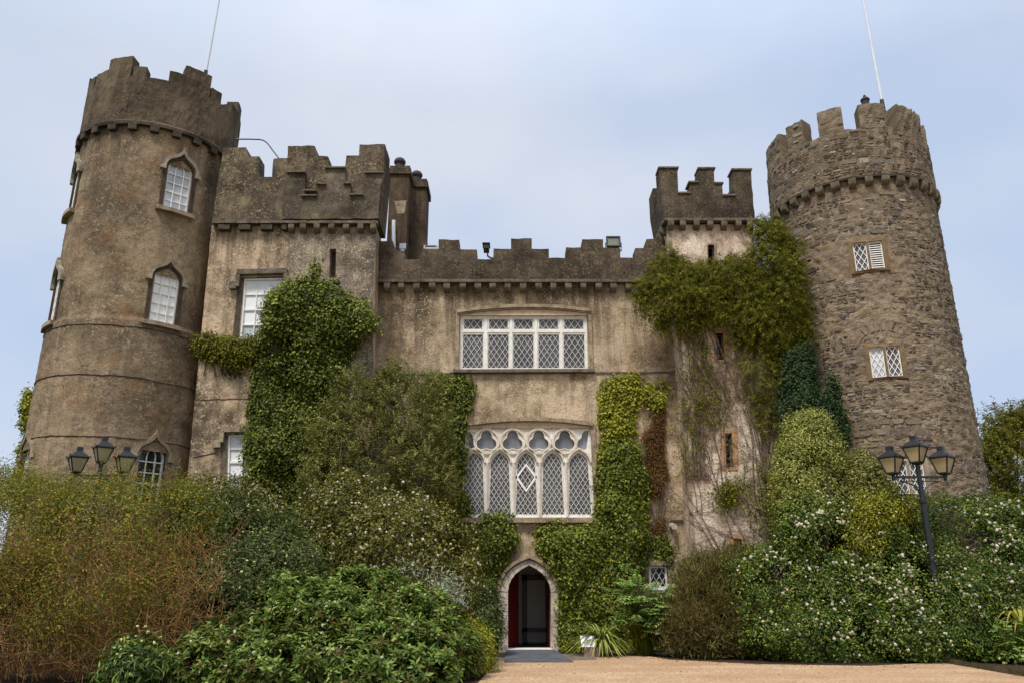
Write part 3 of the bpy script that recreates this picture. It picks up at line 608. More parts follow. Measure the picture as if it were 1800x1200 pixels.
def sash(parent, quad, Y, rows, cols, blind_rows, name='sash_window'):
    """quad: px corners (bl, br, tr, tl); white frame with glazing bars, blinds drawn over the upper rows"""
    f_ = flat(Y); Q = [np.array(xz(a, b, Y)) for a, b in quad]
    B = lambda s, t: tuple((Q[0] * (1 - s) + Q[1] * s) * (1 - t) + (Q[3] * (1 - s) + Q[2] * s) * t)
    mb = MB(); mb.strip([B(0, 0), B(1, 0), B(1, 1), B(0, 1)], .09, f_, -.05, -.16, True)
    for i in range(1, cols): mb.strip([B(i / cols, 0), B(i / cols, 1)], .03, f_, -.08, -.12)
    for j in range(1, rows): mb.strip([B(0, j / rows), B(1, j / rows)], .055 if j == rows // 2 else .03, f_, -.075, -.12)
    o = mb.build(name, M['white_paint'], parent)
    t = 1 - blind_rows / rows
    g = MB(); g.extrude([B(0, 0), B(1, 0), B(1, t), B(0, t)], [], f_, -.115, -.125); g.build('pane', M['pane_grey'], o)
    g = MB(); g.extrude([B(0, t), B(1, t), B(1, 1), B(0, 1)], [], f_, -.112, -.125); g.build('blind', M['blind'], o)
    return o
s1 = sash(castle, [(421, 597), (488, 597), (496, 489), (429, 490.5)], YW, 4, 3, 3)
mb = MB()
mb.strip(pw([(419, 481), (506, 478.5)], YW), .15, flw, .14, -.01); mb.strip(pw([(421, 484), (418.5, 506)], YW), .11, flw, .14, -.01); mb.strip(pw([(504, 482), (503, 500)], YW), .12, flw, .14, -.01)
mb.strip(pw([(405, 504), (417.5, 503.5)], YW), .22, flw, .13, -.01); mb.build('hood_mould', M['mould_dark'], s1)
mb = MB(); mb.strip(pw([(424, 489), (413.5, 599)], YW), .15, flw, .02, -.1); mb.build('jamb', M['jamb_dark'], s1)
mb = MB(); mb.strip(pw([(500, 487), (493, 599)], YW), .1, flw, .02, -.1); mb.build('jamb', M['jamb_dark'], s1)
mb = MB(); mb.strip(pw([(408, 601), (495, 600)], YW), .1, flw, .12, -.05); mb.build('sill', M['mould'], s1)
s2 = sash(castle, [(398, 858), (448, 858), (454, 764), (401, 765)], YW, 4, 2.0.__int__(), 3)
mb = MB(); mb.strip(pw([(391, 755.5), (458, 754)], YW), .15, flw, .14, -.01); mb.strip(pw([(393, 759), (391, 778)], YW), .12, flw, .14, -.01); mb.strip(pw([(376, 781), (390, 780)], YW), .2, flw, .13, -.01)
mb.build('hood_mould', M['mould'], s2)
mb = MB(); mb.strip(pw([(396, 764), (390, 862)], YW), .13, flw, .02, -.1); mb.build('jamb', M['mould_dark'], s2)

# ---- chimney stacks behind the wing
def stack(x0, x1, ytop, Y, pot_px, flare):
    d = 1.0; mb = MB(); a, b = P(x0, ytop + 10, Y), P(x1, ytop + 10, Y); bot = P(x0, 470, Y); wv = b[0] - a[0]
    ov = .2 if flare else 0.; xa, xb = a[0], b[0]
    mb.box(xa, xb, Y, Y + d, bot[2] - .8, a[2] - .003)
    if flare: zf = P(x0, 405, Y)[2]; mb.hexa([(xb - .004, Y, bot[2] - .8), (xb + .28, Y, bot[2] - .8), (xb + .28, Y + d, bot[2] - .8), (xb - .004, Y + d, bot[2] - .8)], [(xb - .004, Y, zf), (xb + .0, Y, zf), (xb + .0, Y + d, zf), (xb - .004, Y + d, zf)])
    o = mb.build('chimney_stack', M['chimney'], castle)
    mb = MB(); top = P(x0, ytop, Y)[2]; mb.box(xa - .06, xb + .06, Y - .07, Y + d + .07, a[2], top); mb.box(xa - .02, xb + .02, Y - .03, Y + d + .03, top + .002, top + .1); mb.build('chimney_cap', M['parapet'], o)
    c = P(pot_px, ytop, Y + .35); mb = MB(); mb.lathe([(.16, .05), (.15, .3), (.17, .33), (.2, .38), (.2, .44), (.15, .52), (.07, .57)], (c[0], Y + .4, top + .06), 12); mb.build('chimney_pot', M['clay_pot'], o)
    return o
c1 = stack(686, 719, 297, 23.6, 702, False); c2 = stack(723.5, 749, 320, 24.3, 732, True)
mb = MB(); mb.extrude(pw([(698, 376), (711, 376), (714.5, 353), (693.5, 354)], 23.6), [], flat(23.6), .01, -.01); mb.build('pale_patch', M['mould'], c1)
mb = MB(); mb.tube([P(692, 446, 23.5), P(692, 388, 23.5)], .06, .06, 8); tag(mb.build('vent_pipe', M['white_plastic'], origin=P(692, 446, 23.5)), 'white vertical vent pipe beside the chimney stacks', 'pipe')

# ---- bay and square turret
BAYO = [(1172, 396), (1188, 551), (1217, 985)]
bl = [xz(a, b, YB) for a, b in BAYO]; br_ = [xz(1323, 394, YB), xz(1372, 880, YB), xz(1382, 985, YB)]
BW = [[(1245, 470), (1257, 470), (1255, 431), (1244, 431)], [(1260, 632), (1273, 632), (1271, 586), (1258, 586)], [(1276, 820), (1288.5, 820), (1286, 761), (1274, 761)], [(1290, 985), (1305, 985), (1303, 946), (1289, 946)]]
outer = [(bl[2][0] + .05, WALL_B), (br_[2][0] + .08, WALL_B)] + br_[::-1] + bl
bay = wall_block('turret_wall', M['wall_bay'], YB, outer, [pw(w, YB) for w in BW], 1.5)
flb = flat(YB)
mb = MB()
for a, b in zip(BAYO[:-1], BAYO[1:]):     # pale quoin strip on the corner
    mb.strip(pw([(a[0] + 3.4, a[1]), (b[0] + 3.4, b[1])], YB), .1, flb, .012, -.05)
mb.build('corner_strip', M['mould'], bay)
part = [(1168, 389), (1324, 388), (1317, 303), (1285, 304), (1288, 346), (1268, 348), (1267, 327), (1254, 327), (1253, 301), (1226, 301), (1223, 325), (1211, 326), (1208, 344), (1190, 344), (1189, 300), (1157, 301)]
tp = wall_block('parapet', M['parapet'], YB, pw(part, YB), [], .3, bay, .16, .012)
mb = MB(); z0, z1, zg = xz(1168, 389, YB)[1], xz(1157, 301, YB)[1], xz(1208, 344, YB)[1]
for xa, xb, sg in ((xz(1168, 389, YB)[0], xz(1157, 301, YB)[0], 1), (xz(1324, 388, YB)[0], xz(1317, 303, YB)[0], -1)):
    th = .3 * sg
    mb.hexa([(xa, YB + .304, z0), (xa + th, YB + .304, z0), (xa + th, YB + 1.75, z0), (xa, YB + 1.75, z0)], [(xb, YB + .304, zg), (xb + th, YB + .304, zg), (xb + th, YB + 1.75, zg), (xb, YB + 1.75, zg)])
    mb.hexa([(xb, YB + .304, zg + .002), (xb + th, YB + .304, zg + .002), (xb + th, YB + .42, zg + .002), (xb, YB + .42, zg + .002)], [(xb, YB + .304, z1), (xb + th, YB + .304, z1), (xb + th, YB + .42, z1), (xb, YB + .42, z1)])
    mb.hexa([(xb, YB + 1.0, zg + .002), (xb + th, YB + 1.0, zg + .002), (xb + th, YB + 1.75, zg + .002), (xb, YB + 1.75, zg + .002)], [(xb, YB + 1.0, z1 - .05), (xb + th, YB + 1.0, z1 - .05), (xb + th, YB + 1.75, z1 - .05), (xb, YB + 1.75, z1 - .05)])
mb.build('parapet_return', M['parapet'], bay)
mb = MB()
for a, b, y in ((1155, 1191, 300), (1224, 1255, 301), (1283, 1319, 303), (1208, 1226, 325), (1252, 1269, 327), (1189, 1212, 344), (1266, 1290, 348)):
    mb = MB(); mb.strip(pw([(a, y), (b, y)], YB), .05, flb, .2, -.31); mb.build('cap_slab', M['mould_dark'], bay)
mb = MB(); p, q = xz(1166, 390, YB), xz(1326, 389, YB); mb.box(p[0], q[0], YB - .2, YB - .003, p[1] - .05, p[1] + .03); mb.box(p[0] - .03, p[0] + .17, YB + .003, YB + 1.75, p[1] - .05, p[1] + .028); mb.build('cornice', M['mould_dark'], bay)
for px in (1177, 1198, 1222, 1245.5, 1270, 1295, 1315):
    x, z = xz(px, 392, YB); corbel_obj(x, z - .02, YB, M['corbel'], bay, w=.17, h=.24)
for k in range(4):                        # corbels under the left flank
    x = xz(1170, 392, YB)[0]; mb = MB(); corbel(mb, YB + .25 + .42 * k, xz(1170, 394, YB)[1] - .02, 0, .17, .24, .18, lambda u, v, w: (x + .05 - w, u, v)); mb.build('corbel', M['corbel'], bay)
def slit(k, frame, mat, glass=True):
    w = BW[k]; mb = MB(); mb.extrude(pw(w, YB), [], flb, -.26, -.28)
    o = None
    x0, x1, y0, y1 = frame; n = len(w)
    fr = MB(); fr.extrude(pw([(x0 + 1.5, y1), (x1 + 1.5, y1), (x1, y0), (x0, y0)], YB), [pw(w, YB)], flb, .02, -.18)
    o = fr.build('slit_window', M[mat], castle); mb.build('pane', M['glass_dark' if glass else 'dark_hole'], o); return o
slit(0, (1242, 1259, 428, 472), 'mould', False); slit(1, (1254, 1277, 582, 636), 'brown_frame'); sl3 = slit(2, (1267, 1296, 756, 826), 'brown_frame'); sl4 = slit(3, (1283, 1310, 940, 990), 'brown_frame')
mb = MB(); mb.strip(pw([(1296.5, 948), (1297.5, 985)], YB), .035, flb, -.15, -.2); mb.build('glazing_bar', M['white_paint'], sl4)
mb = MB()
for y in (776, 791, 806): mb.strip(pw([(1274.5, y), (1287.5, y)], YB), .02, flb, -.2, -.24)
mb.build('glazing_bar', M['dark_wood'], sl3)

# wall that ties the bay to the right tower, behind the climbers
mb = MB(); mb.box(xz(1372, 880, YB)[0] - .25, RX - RR + .9, 23.0, 23.5, WALL_B, 10.9); mb.build('link_wall', M['wall_center'], castle)
# ---- round towers
def tower_shaft(name, mat, cx, cy, rfun, z0, z1, holes, step, jit, parent, seed=1):
    """cylinder as a fine grid; cells inside an opening are left out; radius roughened"""
    rng = np.random.default_rng(seed); r0 = rfun(0); na = int(2 * math.pi * r0 / step); nz = int((z1 - z0) / step)
    A = np.linspace(0, 2 * math.pi, na + 1) + math.pi / 2; Z = np.linspace(z0, z1, nz + 1)
    J = rng.normal(0, jit, (nz + 1, na + 1)); J = (J + np.roll(J, 1, 0) + np.roll(J, 1, 1)) / 2; J[:, -1] = J[:, 0]
    rr = np.array([rfun(z) for z in Z])[:, None] + J
    V = np.stack([cx + rr * np.cos(A)[None], cy + rr * np.sin(A)[None], np.repeat(Z[:, None], na + 1, 1)], -1).reshape(-1, 3)
    fs = []; uv = []
    for j in range(nz):
        zc = (Z[j] + Z[j + 1]) / 2
        hz_ = [h for h in holes if h[1] < zc < h[2]]
        for i in range(na):
            ac = (A[i] + A[i + 1]) / 2
            if any(abs((ac - h[0] + math.pi) % (2 * math.pi) - math.pi) * r0 < h[3] for h in hz_): continue
            b = j * (na + 1) + i; fs.append((b, b + 1, b + na + 2, b + na + 1))
            uv += [(A[i] * r0, Z[j]), (A[i + 1] * r0, Z[j]), (A[i + 1] * r0, Z[j + 1]), (A[i] * r0, Z[j + 1])]
    me = bpy.data.meshes.new(name); me.from_pydata([tuple(v) for v in V], [], fs); l = me.uv_layers.new(name='UVMap'); l.data.foreach_set('uv', np.array(uv, 'f').ravel())
    me.polygons.foreach_set('use_smooth', [True] * len(me.polygons)); me.update()
    return link(name, me, mat, parent)
def cmap(cx, cy, r): return lambda u, v, w: (cx + (r + w) * math.cos(u), cy + (r + w) * math.sin(u), v)   # u angle, v height, w outwards
def ring_parapet(name, mat, cx, cy, r, th, z0, levels, parent, seed=3, lean=0., jit=.01):
    """levels: list of (start angle, end angle, top z) round the whole circle"""
    rng = np.random.default_rng(seed); vs = []; fs = []; uv = []
    for a0, a1, zt_ in levels:
        n = max(1, int(abs(a1 - a0) / R(2.5))); m = max(2, int((zt_ - z0) / .2)); o = len(vs)
        for i in range(n + 1):
            a = a0 + (a1 - a0) * i / n + 0.0
            for j in range(m + 1):
                z = z0 + (zt_ - z0) * j / m + (rng.uniform(-jit, jit) if j else 0); k = 1 + lean * (z - z0)
                for q, rad in enumerate((r * k, r * k - th)):
                    rad2 = rad + rng.uniform(-jit, jit); vs.append((cx + rad2 * math.cos(a), cy + rad2 * math.sin(a), z))
        idx = lambda i, j, q: o + (i * (m + 1) + j) * 2 + q
        def add(f):
            fs.append(f)
            for t in f:
                v = vs[t]; uv.append((math.atan2(v[1] - cy, v[0] - cx) % (2 * math.pi) * r, v[2] + (.0 if (t - o) % 2 == 0 else .3)))
        for i in range(n):
            for j in range(m): add((idx(i, j, 0), idx(i + 1, j, 0), idx(i + 1, j + 1, 0), idx(i, j + 1, 0))); add((idx(i, j, 1), idx(i, j + 1, 1), idx(i + 1, j + 1, 1), idx(i + 1, j, 1)))
            add((idx(i, m, 0), idx(i + 1, m, 0), idx(i + 1, m, 1), idx(i, m, 1))); add((idx(i, 0, 0), idx(i, 0, 1), idx(i + 1, 0, 1), idx(i + 1, 0, 0)))
        for i in (0, n):
            for j in range(m): add((idx(i, j, 0), idx(i, j + 1, 0), idx(i, j + 1, 1), idx(i, j, 1)))
    me = bpy.data.meshes.new(name); me.from_pydata(vs, [], fs); l = me.uv_layers.new(name='UVMap'); l.data.foreach_set('uv', np.array(uv, 'f').ravel()); me.update()
    return link(name, me, mat, parent)
def ring_levels(cx, cy, r, marks, gap_z, default=None):
    """marks: (px0, py0, px1, py1) tops as seen; returns levels round the circle, rest of the circle repeats merlons"""
    lv = []
    for mk in marks:
        if len(mk) == 3: lv.append((R(mk[0]), R(mk[1]), mk[2])); continue
        x0, y0, x1, y1, z = mk
        lv.append((cyl_hit(x0, y0, cx, cy, r)[0], cyl_hit(x1, y1, cx, cy, r)[0], z))
    lv.sort(key=lambda t: t[0]); out = []; a = lv[0][0]
    for s, e, z in lv:
        if s - a > .004: out.append((a, s - .0005, gap_z))
        out.append((max(s, a), e, z)); a = max(a, e)
    start = lv[0][0]; k = 0; end = start + 2 * math.pi; st = R(17)
    while a < end - .01:
        e = min(a + (st if k % 2 == 0 else st * 1.3), end); out.append((a, e - .0005, gap_z if k % 2 == 0 else max(t[2] for t in lv))); a = e; k += 1
    return out
# left tower
ZRL = 14.55; LRT = LR + .09
zg = cyl_hit(280, 139, LX, LY, LRT)[1]; zt_ = cyl_hit(213, 101, LX, LY, LRT)[1]; zs_ = cyl_hit(250, 117, LX, LY, LRT)[1]
lmarks = [(153.5, 149, 166, 148, zs_), (171, 134, 190.5, 125, zs_), (191, 108, 235, 98, zt_), (235.5, 117, 259, 118, zs_), (299, 124, 326, 128, zs_), (326.5, 113, 373, 134, zt_), (373.5, 151, 390, 168, zs_), (-9.5, 1, zs_), (1.1, 14, zt_), (14.1, 24, zs_)]
# openings: angle, z of each column of windows
def LW(px, py): return cyl_hit(px, py, LX, LY, LR)
wins = []                                 # (angle, sill z)
for sx, sy in ((308, 370), (283.5, 568), (256, 888)): wins.append(LW(sx, sy))
aleft = [LW(128, 372)[0], LW(93, 575)[0], LW(50, 850)[0]]
for (a, z), al in zip(list(wins), aleft): wins.append((al - .17, z))
WH, WWd = 1.26, .74
rl = lambda z: LR + (.05 if z < 8.55 else 0.) + max(0, (9 - z)) * .006
holes = [(a, z, z + WH + .15, WWd / 2 - .0) for a, z in wins]
lt = tower_shaft('round_tower', M['wall_tower'], LX, LY, rl, WALL_B, ZRL, holes, .06, .006, castle, 2)
tag(lt, 'rendered round tower with pointed sash windows on the left')
ring_parapet('parapet', M['parapet_tower'], LX, LY, LRT, .38, ZRL, ring_levels(LX, LY, LRT, lmarks, zg), lt, 4)
mb = MB(); n = 120; prof = [(LR - .05, 0), (LRT + .06, 0), (LRT + .07, .09), (LRT + .002, .17), (LR - .05, .17)]
for i in range(n):
    a0, a1 = 2 * math.pi * i / n, 2 * math.pi * (i + 1) / n
    e = random.uniform(-.006, .006)
    for (r0, z0), (r1, z1) in zip(prof[:-1], prof[1:]):
        mb.face([(LX + r * math.cos(a), LY + r * math.sin(a), ZRL - .11 + z) for r, z, a in ((r0, z0, a0), (r0, z0, a1), (r1, z1, a1), (r1, z1, a0))])
mb.build('cornice', M['parapet'], lt, recalc=False)
for i in range(24):
    a = 2 * math.pi * i / 24 + LW(239, 205)[0]
    if not (math.pi * .95 < a % (2 * math.pi) < math.pi * 2.05): continue
    mb = MB(); u = .085; mp_ = cmap(LX, LY, LR)
    q = [(a - u / 2 * 1.2, ZRL - .28), (a + u / 2 * 1.2, ZRL - .28), (a + u / 2 * 1.2, ZRL - .112), (a - u / 2 * 1.2, ZRL - .112)]
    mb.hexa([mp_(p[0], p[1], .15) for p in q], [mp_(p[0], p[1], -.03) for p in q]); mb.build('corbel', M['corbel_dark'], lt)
mb = MB()
for zc in (LW(200, 572)[1], LW(210, 661)[1], LW(200, 768)[1]):
    rng = np.random.default_rng(int(zc * 10)); off = 0
    pts = []
    for a in np.linspace(math.pi, 2 * math.pi, 70):
        off = off * .8 + rng.normal(0, .006); pts.append((LX + (rl(zc - .05) + .004) * math.cos(a), LY + (rl(zc - .05) + .004) * math.sin(a), zc + off))
    mb.tube(pts, .016, .016, 5)
mb.build('string_course', M['jamb_dark'], lt)
# ogee windows: one built on the tower's curve at angle 0, then turned and lifted into place
def ogee_window():
    m0 = lambda u, v, w: ((LR + .02 + w) * math.cos(u / LR), (LR + .02 + w) * math.sin(u / LR), v)
    h = WWd / 2; head_ = lambda k: bez2((h * k, WH), (h * k, WH + .22), (0, WH + .36 * k), 8) + bez2((0, WH + .36 * k), (-h * k, WH + .22), (-h * k, WH), 8)[1:]
    shape = [(-h, 0), (h, 0)] + head_(1)
    fr = MB(); inner = [(-h + .055, .06), (h - .055, .06)] + [(x * .86, z - .02) for x, z in head_(1)]
    fr.extrude(shape, [inner[::-1]], m0, -.06, -.14)
    for i in (-1, 1): fr.strip([(i * h / 3, .03), (i * h / 3, WH + .04)], .028, m0, -.07, -.11)
    for j in range(1, 5): fr.strip([(-h + .03, j * WH / 4.4), (h - .03, j * WH / 4.4)], .05 if j == 2 else .028, m0, -.065, -.11)
    fr.strip(bez2((-h / 3, WH + .02), (-h / 3, WH + .2), (h * .42, WH + .3), 6), .024, m0, -.07, -.11); fr.strip(bez2((h / 3, WH + .02), (h / 3, WH + .2), (-h * .42, WH + .3), 6), .024, m0, -.07, -.11)
    o = fr.build('ogee_window', M['white_paint'])
    g = MB(); g.extrude(inner, [], m0, -.105, -.12); pane = g.build('pane', M['pane_grey'], o)
    d = MB(); P0 = bez3((-h * 1.24, WH + .0), (-h * 1.24, WH + .42), (-.1, WH + .28), (0, WH + .66), 12); hood = P0 + [(-x, z) for x, z in P0[::-1][1:]]
    d.strip(hood, .09, m0, .1, -.03); d.strip([(-h * 1.24 - .11, WH - .03), (-h * 1.24 + .045, WH - .03)], .1, m0, .1, -.03); d.strip([(h * 1.24 - .045, WH - .03), (h * 1.24 + .11, WH - .03)], .1, m0, .1, -.03); d.strip([(0, WH + .6), (0, WH + .74)], .055, m0, .08, -.02)
    hood_o = d.build('hood_mould', M['mould_grey'], o)
    j = MB(); outer_ = [(-h - .1, -.02), (h + .12, -.02), (h + .12, WH), (h * .85, WH + .25), (0, WH + .46), (-h * .85, WH + .25), (-h - .1, WH)]
    j.extrude(outer_, [shape[::-1]], m0, .008, -.16); j.build('jamb', M['jamb_dark'], o)
    s = MB(); us = np.linspace(-h * 1.42, h * 1.42, 9)
    s.strip([(u, -.07) for u in us], .12, m0, .13, -.03); s.build('sill', M['mould'], o)
    return o
ow = ogee_window()
def copy_tree(o, parent=None):
    c = o.copy(); COL.objects.link(c)
    if parent is not None: c.parent = parent
    for ch in list(o.children): copy_tree(ch, c)
    return c
for i, (a, z) in enumerate(wins):
    o = ow if i == 0 else copy_tree(ow)
    o.parent = castle; o.matrix_parent_inverse = Matrix.Translation(-Vector(WORLD[castle.name])); o.location = (LX, LY, z); o.rotation_euler = (0, 0, a)
    if i in (2, 5):                       # ground floor: pale hoods and dark panes
        for ch in o.children:
            if ch.name.startswith('hood'): ch.data = ch.data.copy(); ch.data.materials[0] = M['mould']
            if ch.name.startswith('pane'): ch.data = ch.data.copy(); ch.data.materials[0] = M['glass_dark']
    if i in (1,):
        for ch in o.children:
            if ch.name.startswith('pane'): ch.data = ch.data.copy(); ch.data.materials[0] = M['blind']
            if ch.name.startswith('hood'): ch.data = ch.data.copy(); ch.data.materials[0] = M['mould']
# right tower
ZRR = 13.1; RRT = RR + .06
def RW(px, py, r=RR): return cyl_hit(px, py, RX, RY, r)
rw = lambda z: RR - .03 + max(0, 13 - z) * .008
zgr = cyl_hit(1493, 227, RX, RY, RRT)[1]; ztr = cyl_hit(1456, 191, RX, RY, RRT)[1]; ztm = cyl_hit(1530, 181, RX, RY, RRT)[1]
rmarks = [(1352.8, 250, 1369, 246, ztr), (1379.5, 226, 1408, 210, ztr), (1434, 197, 1478, 186, ztr), (1507, 181, 1553, 181, ztm), (1577, 187, 1606, 206, ztr), (1612, 212, 1621, 225, ztr)]
rwin = [RW(1527, 450), RW(1557, 635), RW(1598, 838)]
rh = [(a, z - .5, z + .5, .46) for a, z in rwin]
rt = tower_shaft('round_tower', M['rubble'], RX, RY, rw, WALL_B, ZRR, rh, .06, .019, castle, 5)
tag(rt, 'bare rubble stone round tower on the right')
ring_parapet('parapet', M['rubble_top'], RX, RY, RRT, .5, ZRR, ring_levels(RX, RY, RRT, rmarks, zgr), rt, 8, -.006, .028)
mb = MB(); prof = [(RR - .08, 0), (RRT + .03, 0), (RRT + .035, .06), (RRT - .03, .07)]
for i in range(n):
    a0, a1 = 2 * math.pi * i / n, 2 * math.pi * (i + 1) / n; e = random.uniform(-.012, .012)
    for (r0, z0), (r1, z1) in zip(prof[:-1], prof[1:]):
        mb.face([(RX + (r + e) * math.cos(a), RY + (r + e) * math.sin(a), ZRR - .05 + z) for r, z, a in ((r0, z0, a0), (r0, z0, a1), (r1, z1, a1), (r1, z1, a0))])
mb.build('cornice', M['corbel_dark'], rt, recalc=False)
for i in range(40):
    a = RW(1497, 318)[0] + 2 * math.pi * i / 34
    if i >= 34 or not (math.pi * .93 < a % (2 * math.pi) < math.pi * 2.07): continue
    mb = MB(); mp_ = cmap(RX, RY, RR - .03); corbel(mb, 0, ZRR - .055, 0, .21 + random.uniform(-.02, .02), .27 + random.uniform(-.03, .03), .17, lambda u, v, w: mp_(a + u / RR, v, w)); mb.build('corbel', M['corbel'], rt)
def rubble_courses(cx, cy, rfun, z0, z1, skip, seed, cover, topfun=None, name='stonework', mat='stones'):
    """every stone of the rubble face: irregular low blocks bedded in rough courses, gaps left where the old render still covers them"""
    g = np.random.default_rng(seed); vs = []; fs = []; r0 = rfun((z0 + z1) / 2); per = 2 * math.pi * r0; z = z0
    wob = lambda u: .05 * math.sin(u * .9 + seed) + .03 * math.sin(u * 2.3 + 1.3 * seed)
    while z < z1:
        big = g.random() < .22; h = g.uniform(.13, .22) if big else g.uniform(.06, .12); u = g.uniform(0, .3)
        while u < per - .1:
            L = h * g.uniform(1.3, 3.6); L = min(max(L, .12), .62); uc, zc = u + L / 2, z + h / 2 + wob(u)
            c1 = math.sin(uc * 1.1 + seed) * math.sin(zc * .9 + 2) + .6 * math.sin(uc * 2.7 - zc * 1.9) + .5 * math.sin(zc * 3.1 + uc)
            a = uc / r0 + math.pi / 2; keep = c1 + g.normal(0, .45) < cover; zz = zc
            if any(abs((a - k[0] + math.pi) % (2 * math.pi) - math.pi) * r0 < k[3] + L / 2 and k[1] - h / 2 < zz < k[2] + h / 2 for k in skip): keep = False
            if topfun is not None and zz + h / 2 > min(topfun(a - L / 2 / r0), topfun(a), topfun(a + L / 2 / r0)) - .01: keep = False
            if zz - h / 2 < z0 - .1 or zz + h / 2 > z1 + .02: keep = False
            if keep:
                gx, gz = g.uniform(.008, .024), g.uniform(.006, .016); w_, h_ = L / 2 - gx, h / 2 - gz; ch = min(w_, h_) * g.uniform(.25, .55); sk = g.normal(0, .1) * h_
                pts = [(-w_ + ch, -h_), (w_ - ch, -h_), (w_, -h_ + ch), (w_, h_ - ch), (w_ - ch, h_), (-w_ + ch, h_), (-w_, h_ - ch), (-w_, -h_ + ch)]
                pts = [(p[0] + g.normal(0, .008), p[1] + g.normal(0, .007) + sk * p[0] / w_) for p in pts]; top = g.uniform(.002, .022); tl = g.normal(0, .006); o = len(vs)
                for k, inset in ((0, 1.), (1, .84)):
                    for p in pts:
                        q = (p[0] * inset, p[1] * (inset if k else 1)); rr = rfun(zz) + (-.03 if k == 0 else top + tl * p[1] / h_); aa = a + q[0] / r0; vs.append((cx + rr * math.cos(aa), cy + rr * math.sin(aa), zz + q[1]))
                fs += [(o + i, o + (i + 1) % 8, o + 8 + (i + 1) % 8, o + 8 + i) for i in range(8)] + [tuple(o + 8 + i for i in range(8))]
            u += L
        z += h
    me = bpy.data.meshes.new(name); me.from_pydata(vs, [], fs); me.update(); return link(name, me, M[mat], rt)
rubble_courses(RX, RY, rw, WALL_B + .3, ZRR - .3, [(a, z - .62, z + .62, .6) for a, z in rwin], 4, .42)
_lv = ring_levels(RX, RY, RRT, rmarks, zgr)
def top_at(a):
    for a0, a1, zt__ in _lv:
        for k in (-1, 0, 1):
            if a0 - .002 <= a + k * 2 * math.pi <= a1 + .002: return zt__
    return zgr
rubble_courses(RX, RY, lambda z: RRT * (1 - .006 * (z - ZRR)), ZRR + .04, ztm, [], 9, .7, top_at, 'parapet_stonework', 'stones_top')
def two_light(a, z, louvre, pane_broken=False):
    m0 = lambda u, v, w: cmap(RX, RY, RR + .03)(a + u / RR, z + v, w)
    fr = MB(); L0 = [(-.38, -.43), (-.03, -.43), (-.03, .42), (-.38, .42)]; L1 = [(.03, -.43), (.38, -.43), (.38, .42), (.03, .42)]
    if louvre is None: fr.extrude([(-.5, -.52), (.5, -.52), (.5, .53), (-.5, .53)], [L0, L1], m0, .03, -.12); o = fr.build('mullioned_window', M['mould'], castle)
    else: fr.extrude([(-.5, -.5), (.5, -.5), (.5, .53), (-.5, .53)], [L0, L1], m0, .03, -.12); o = fr.build('mullioned_window', M['ochre'], castle)
    for k, Lq in enumerate((L0, L1)):
        c = MB(); cx_ = sum(p[0] for p in Lq) / 4; inn_ = [(cx_ + (p[0] - cx_) * .86, p[1] * .94) for p in Lq]; c.extrude(Lq, [inn_[::-1]], m0, -.03, -.09)
        if louvre and k == 1:
            for t in np.linspace(-.38, .36, 12):
                q = [(inn_[0][0], t), (inn_[1][0], t)]; c.hexa([m0(q[0][0], t, -.03), m0(q[1][0], t, -.03), m0(q[1][0], t + .012, -.03), m0(q[0][0], t + .012, -.03)], [m0(q[0][0], t + .045, -.08), m0(q[1][0], t + .045, -.08), m0(q[1][0], t + .057, -.08), m0(q[0][0], t + .057, -.08)])
            lo = c.build('louvre', M['white_paint'], o); g = MB(); g.extrude(inn_, [], m0, -.1, -.11); g.build('backing', M['dark_hole'], lo)
        else:
            lattice(c, inn_, 2.0, 1.75, m0, .017, -.045, -.065); lo = c.build('casement', M['white_paint'], o)
            g = MB(); g.extrude(inn_, [], m0, -.07, -.08); g.build('pane', M['glass' if not (pane_broken and k == 0) else 'pane_grey'], o if False else lo)
    return o
two_light(*rwin[0], True); two_light(*rwin[1], False, True); two_light(*rwin[2], None)
# relieving arches in the rubble over the two lower windows
for (a, z) in (RW(1549, 588), RW(1587, 775)):
    mb = MB(); mp_ = cmap(RX, RY, RR + .035)
    for t in np.linspace(12, 168, 12):
        u, v = .72 * math.cos(R(t)), z - .25 + .5 * math.sin(R(t)); du, dv = math.cos(R(t)) * .14, math.sin(R(t)) * .14; nu, nv = -dv * .38, du * .38
        q = [(u - nu - du, v - nv - dv), (u + nu - du, v + nv - dv), (u + nu + du, v + nv + dv), (u - nu + du, v - nv + dv)]
        mb.hexa([mp_(a + p[0] / RR, p[1], -.018 + random.uniform(0, .012)) for p in q], [mp_(a + p[0] / RR, p[1], -.06) for p in q])
    mb.build('relieving_arch', M['arch'], rt)
mb = MB(); c = P(1521, 180, RY - .6); mb.lathe([(.12, -.3), (.12, .04), (.145, .05), (.145, .09), (.1, .15), (.04, .17), (.035, .2), (.045, .23), (.02, .27)], (c[0], c[1], c[2]), 12); mb.build('roof_vent', M['clay_pot'], rt)

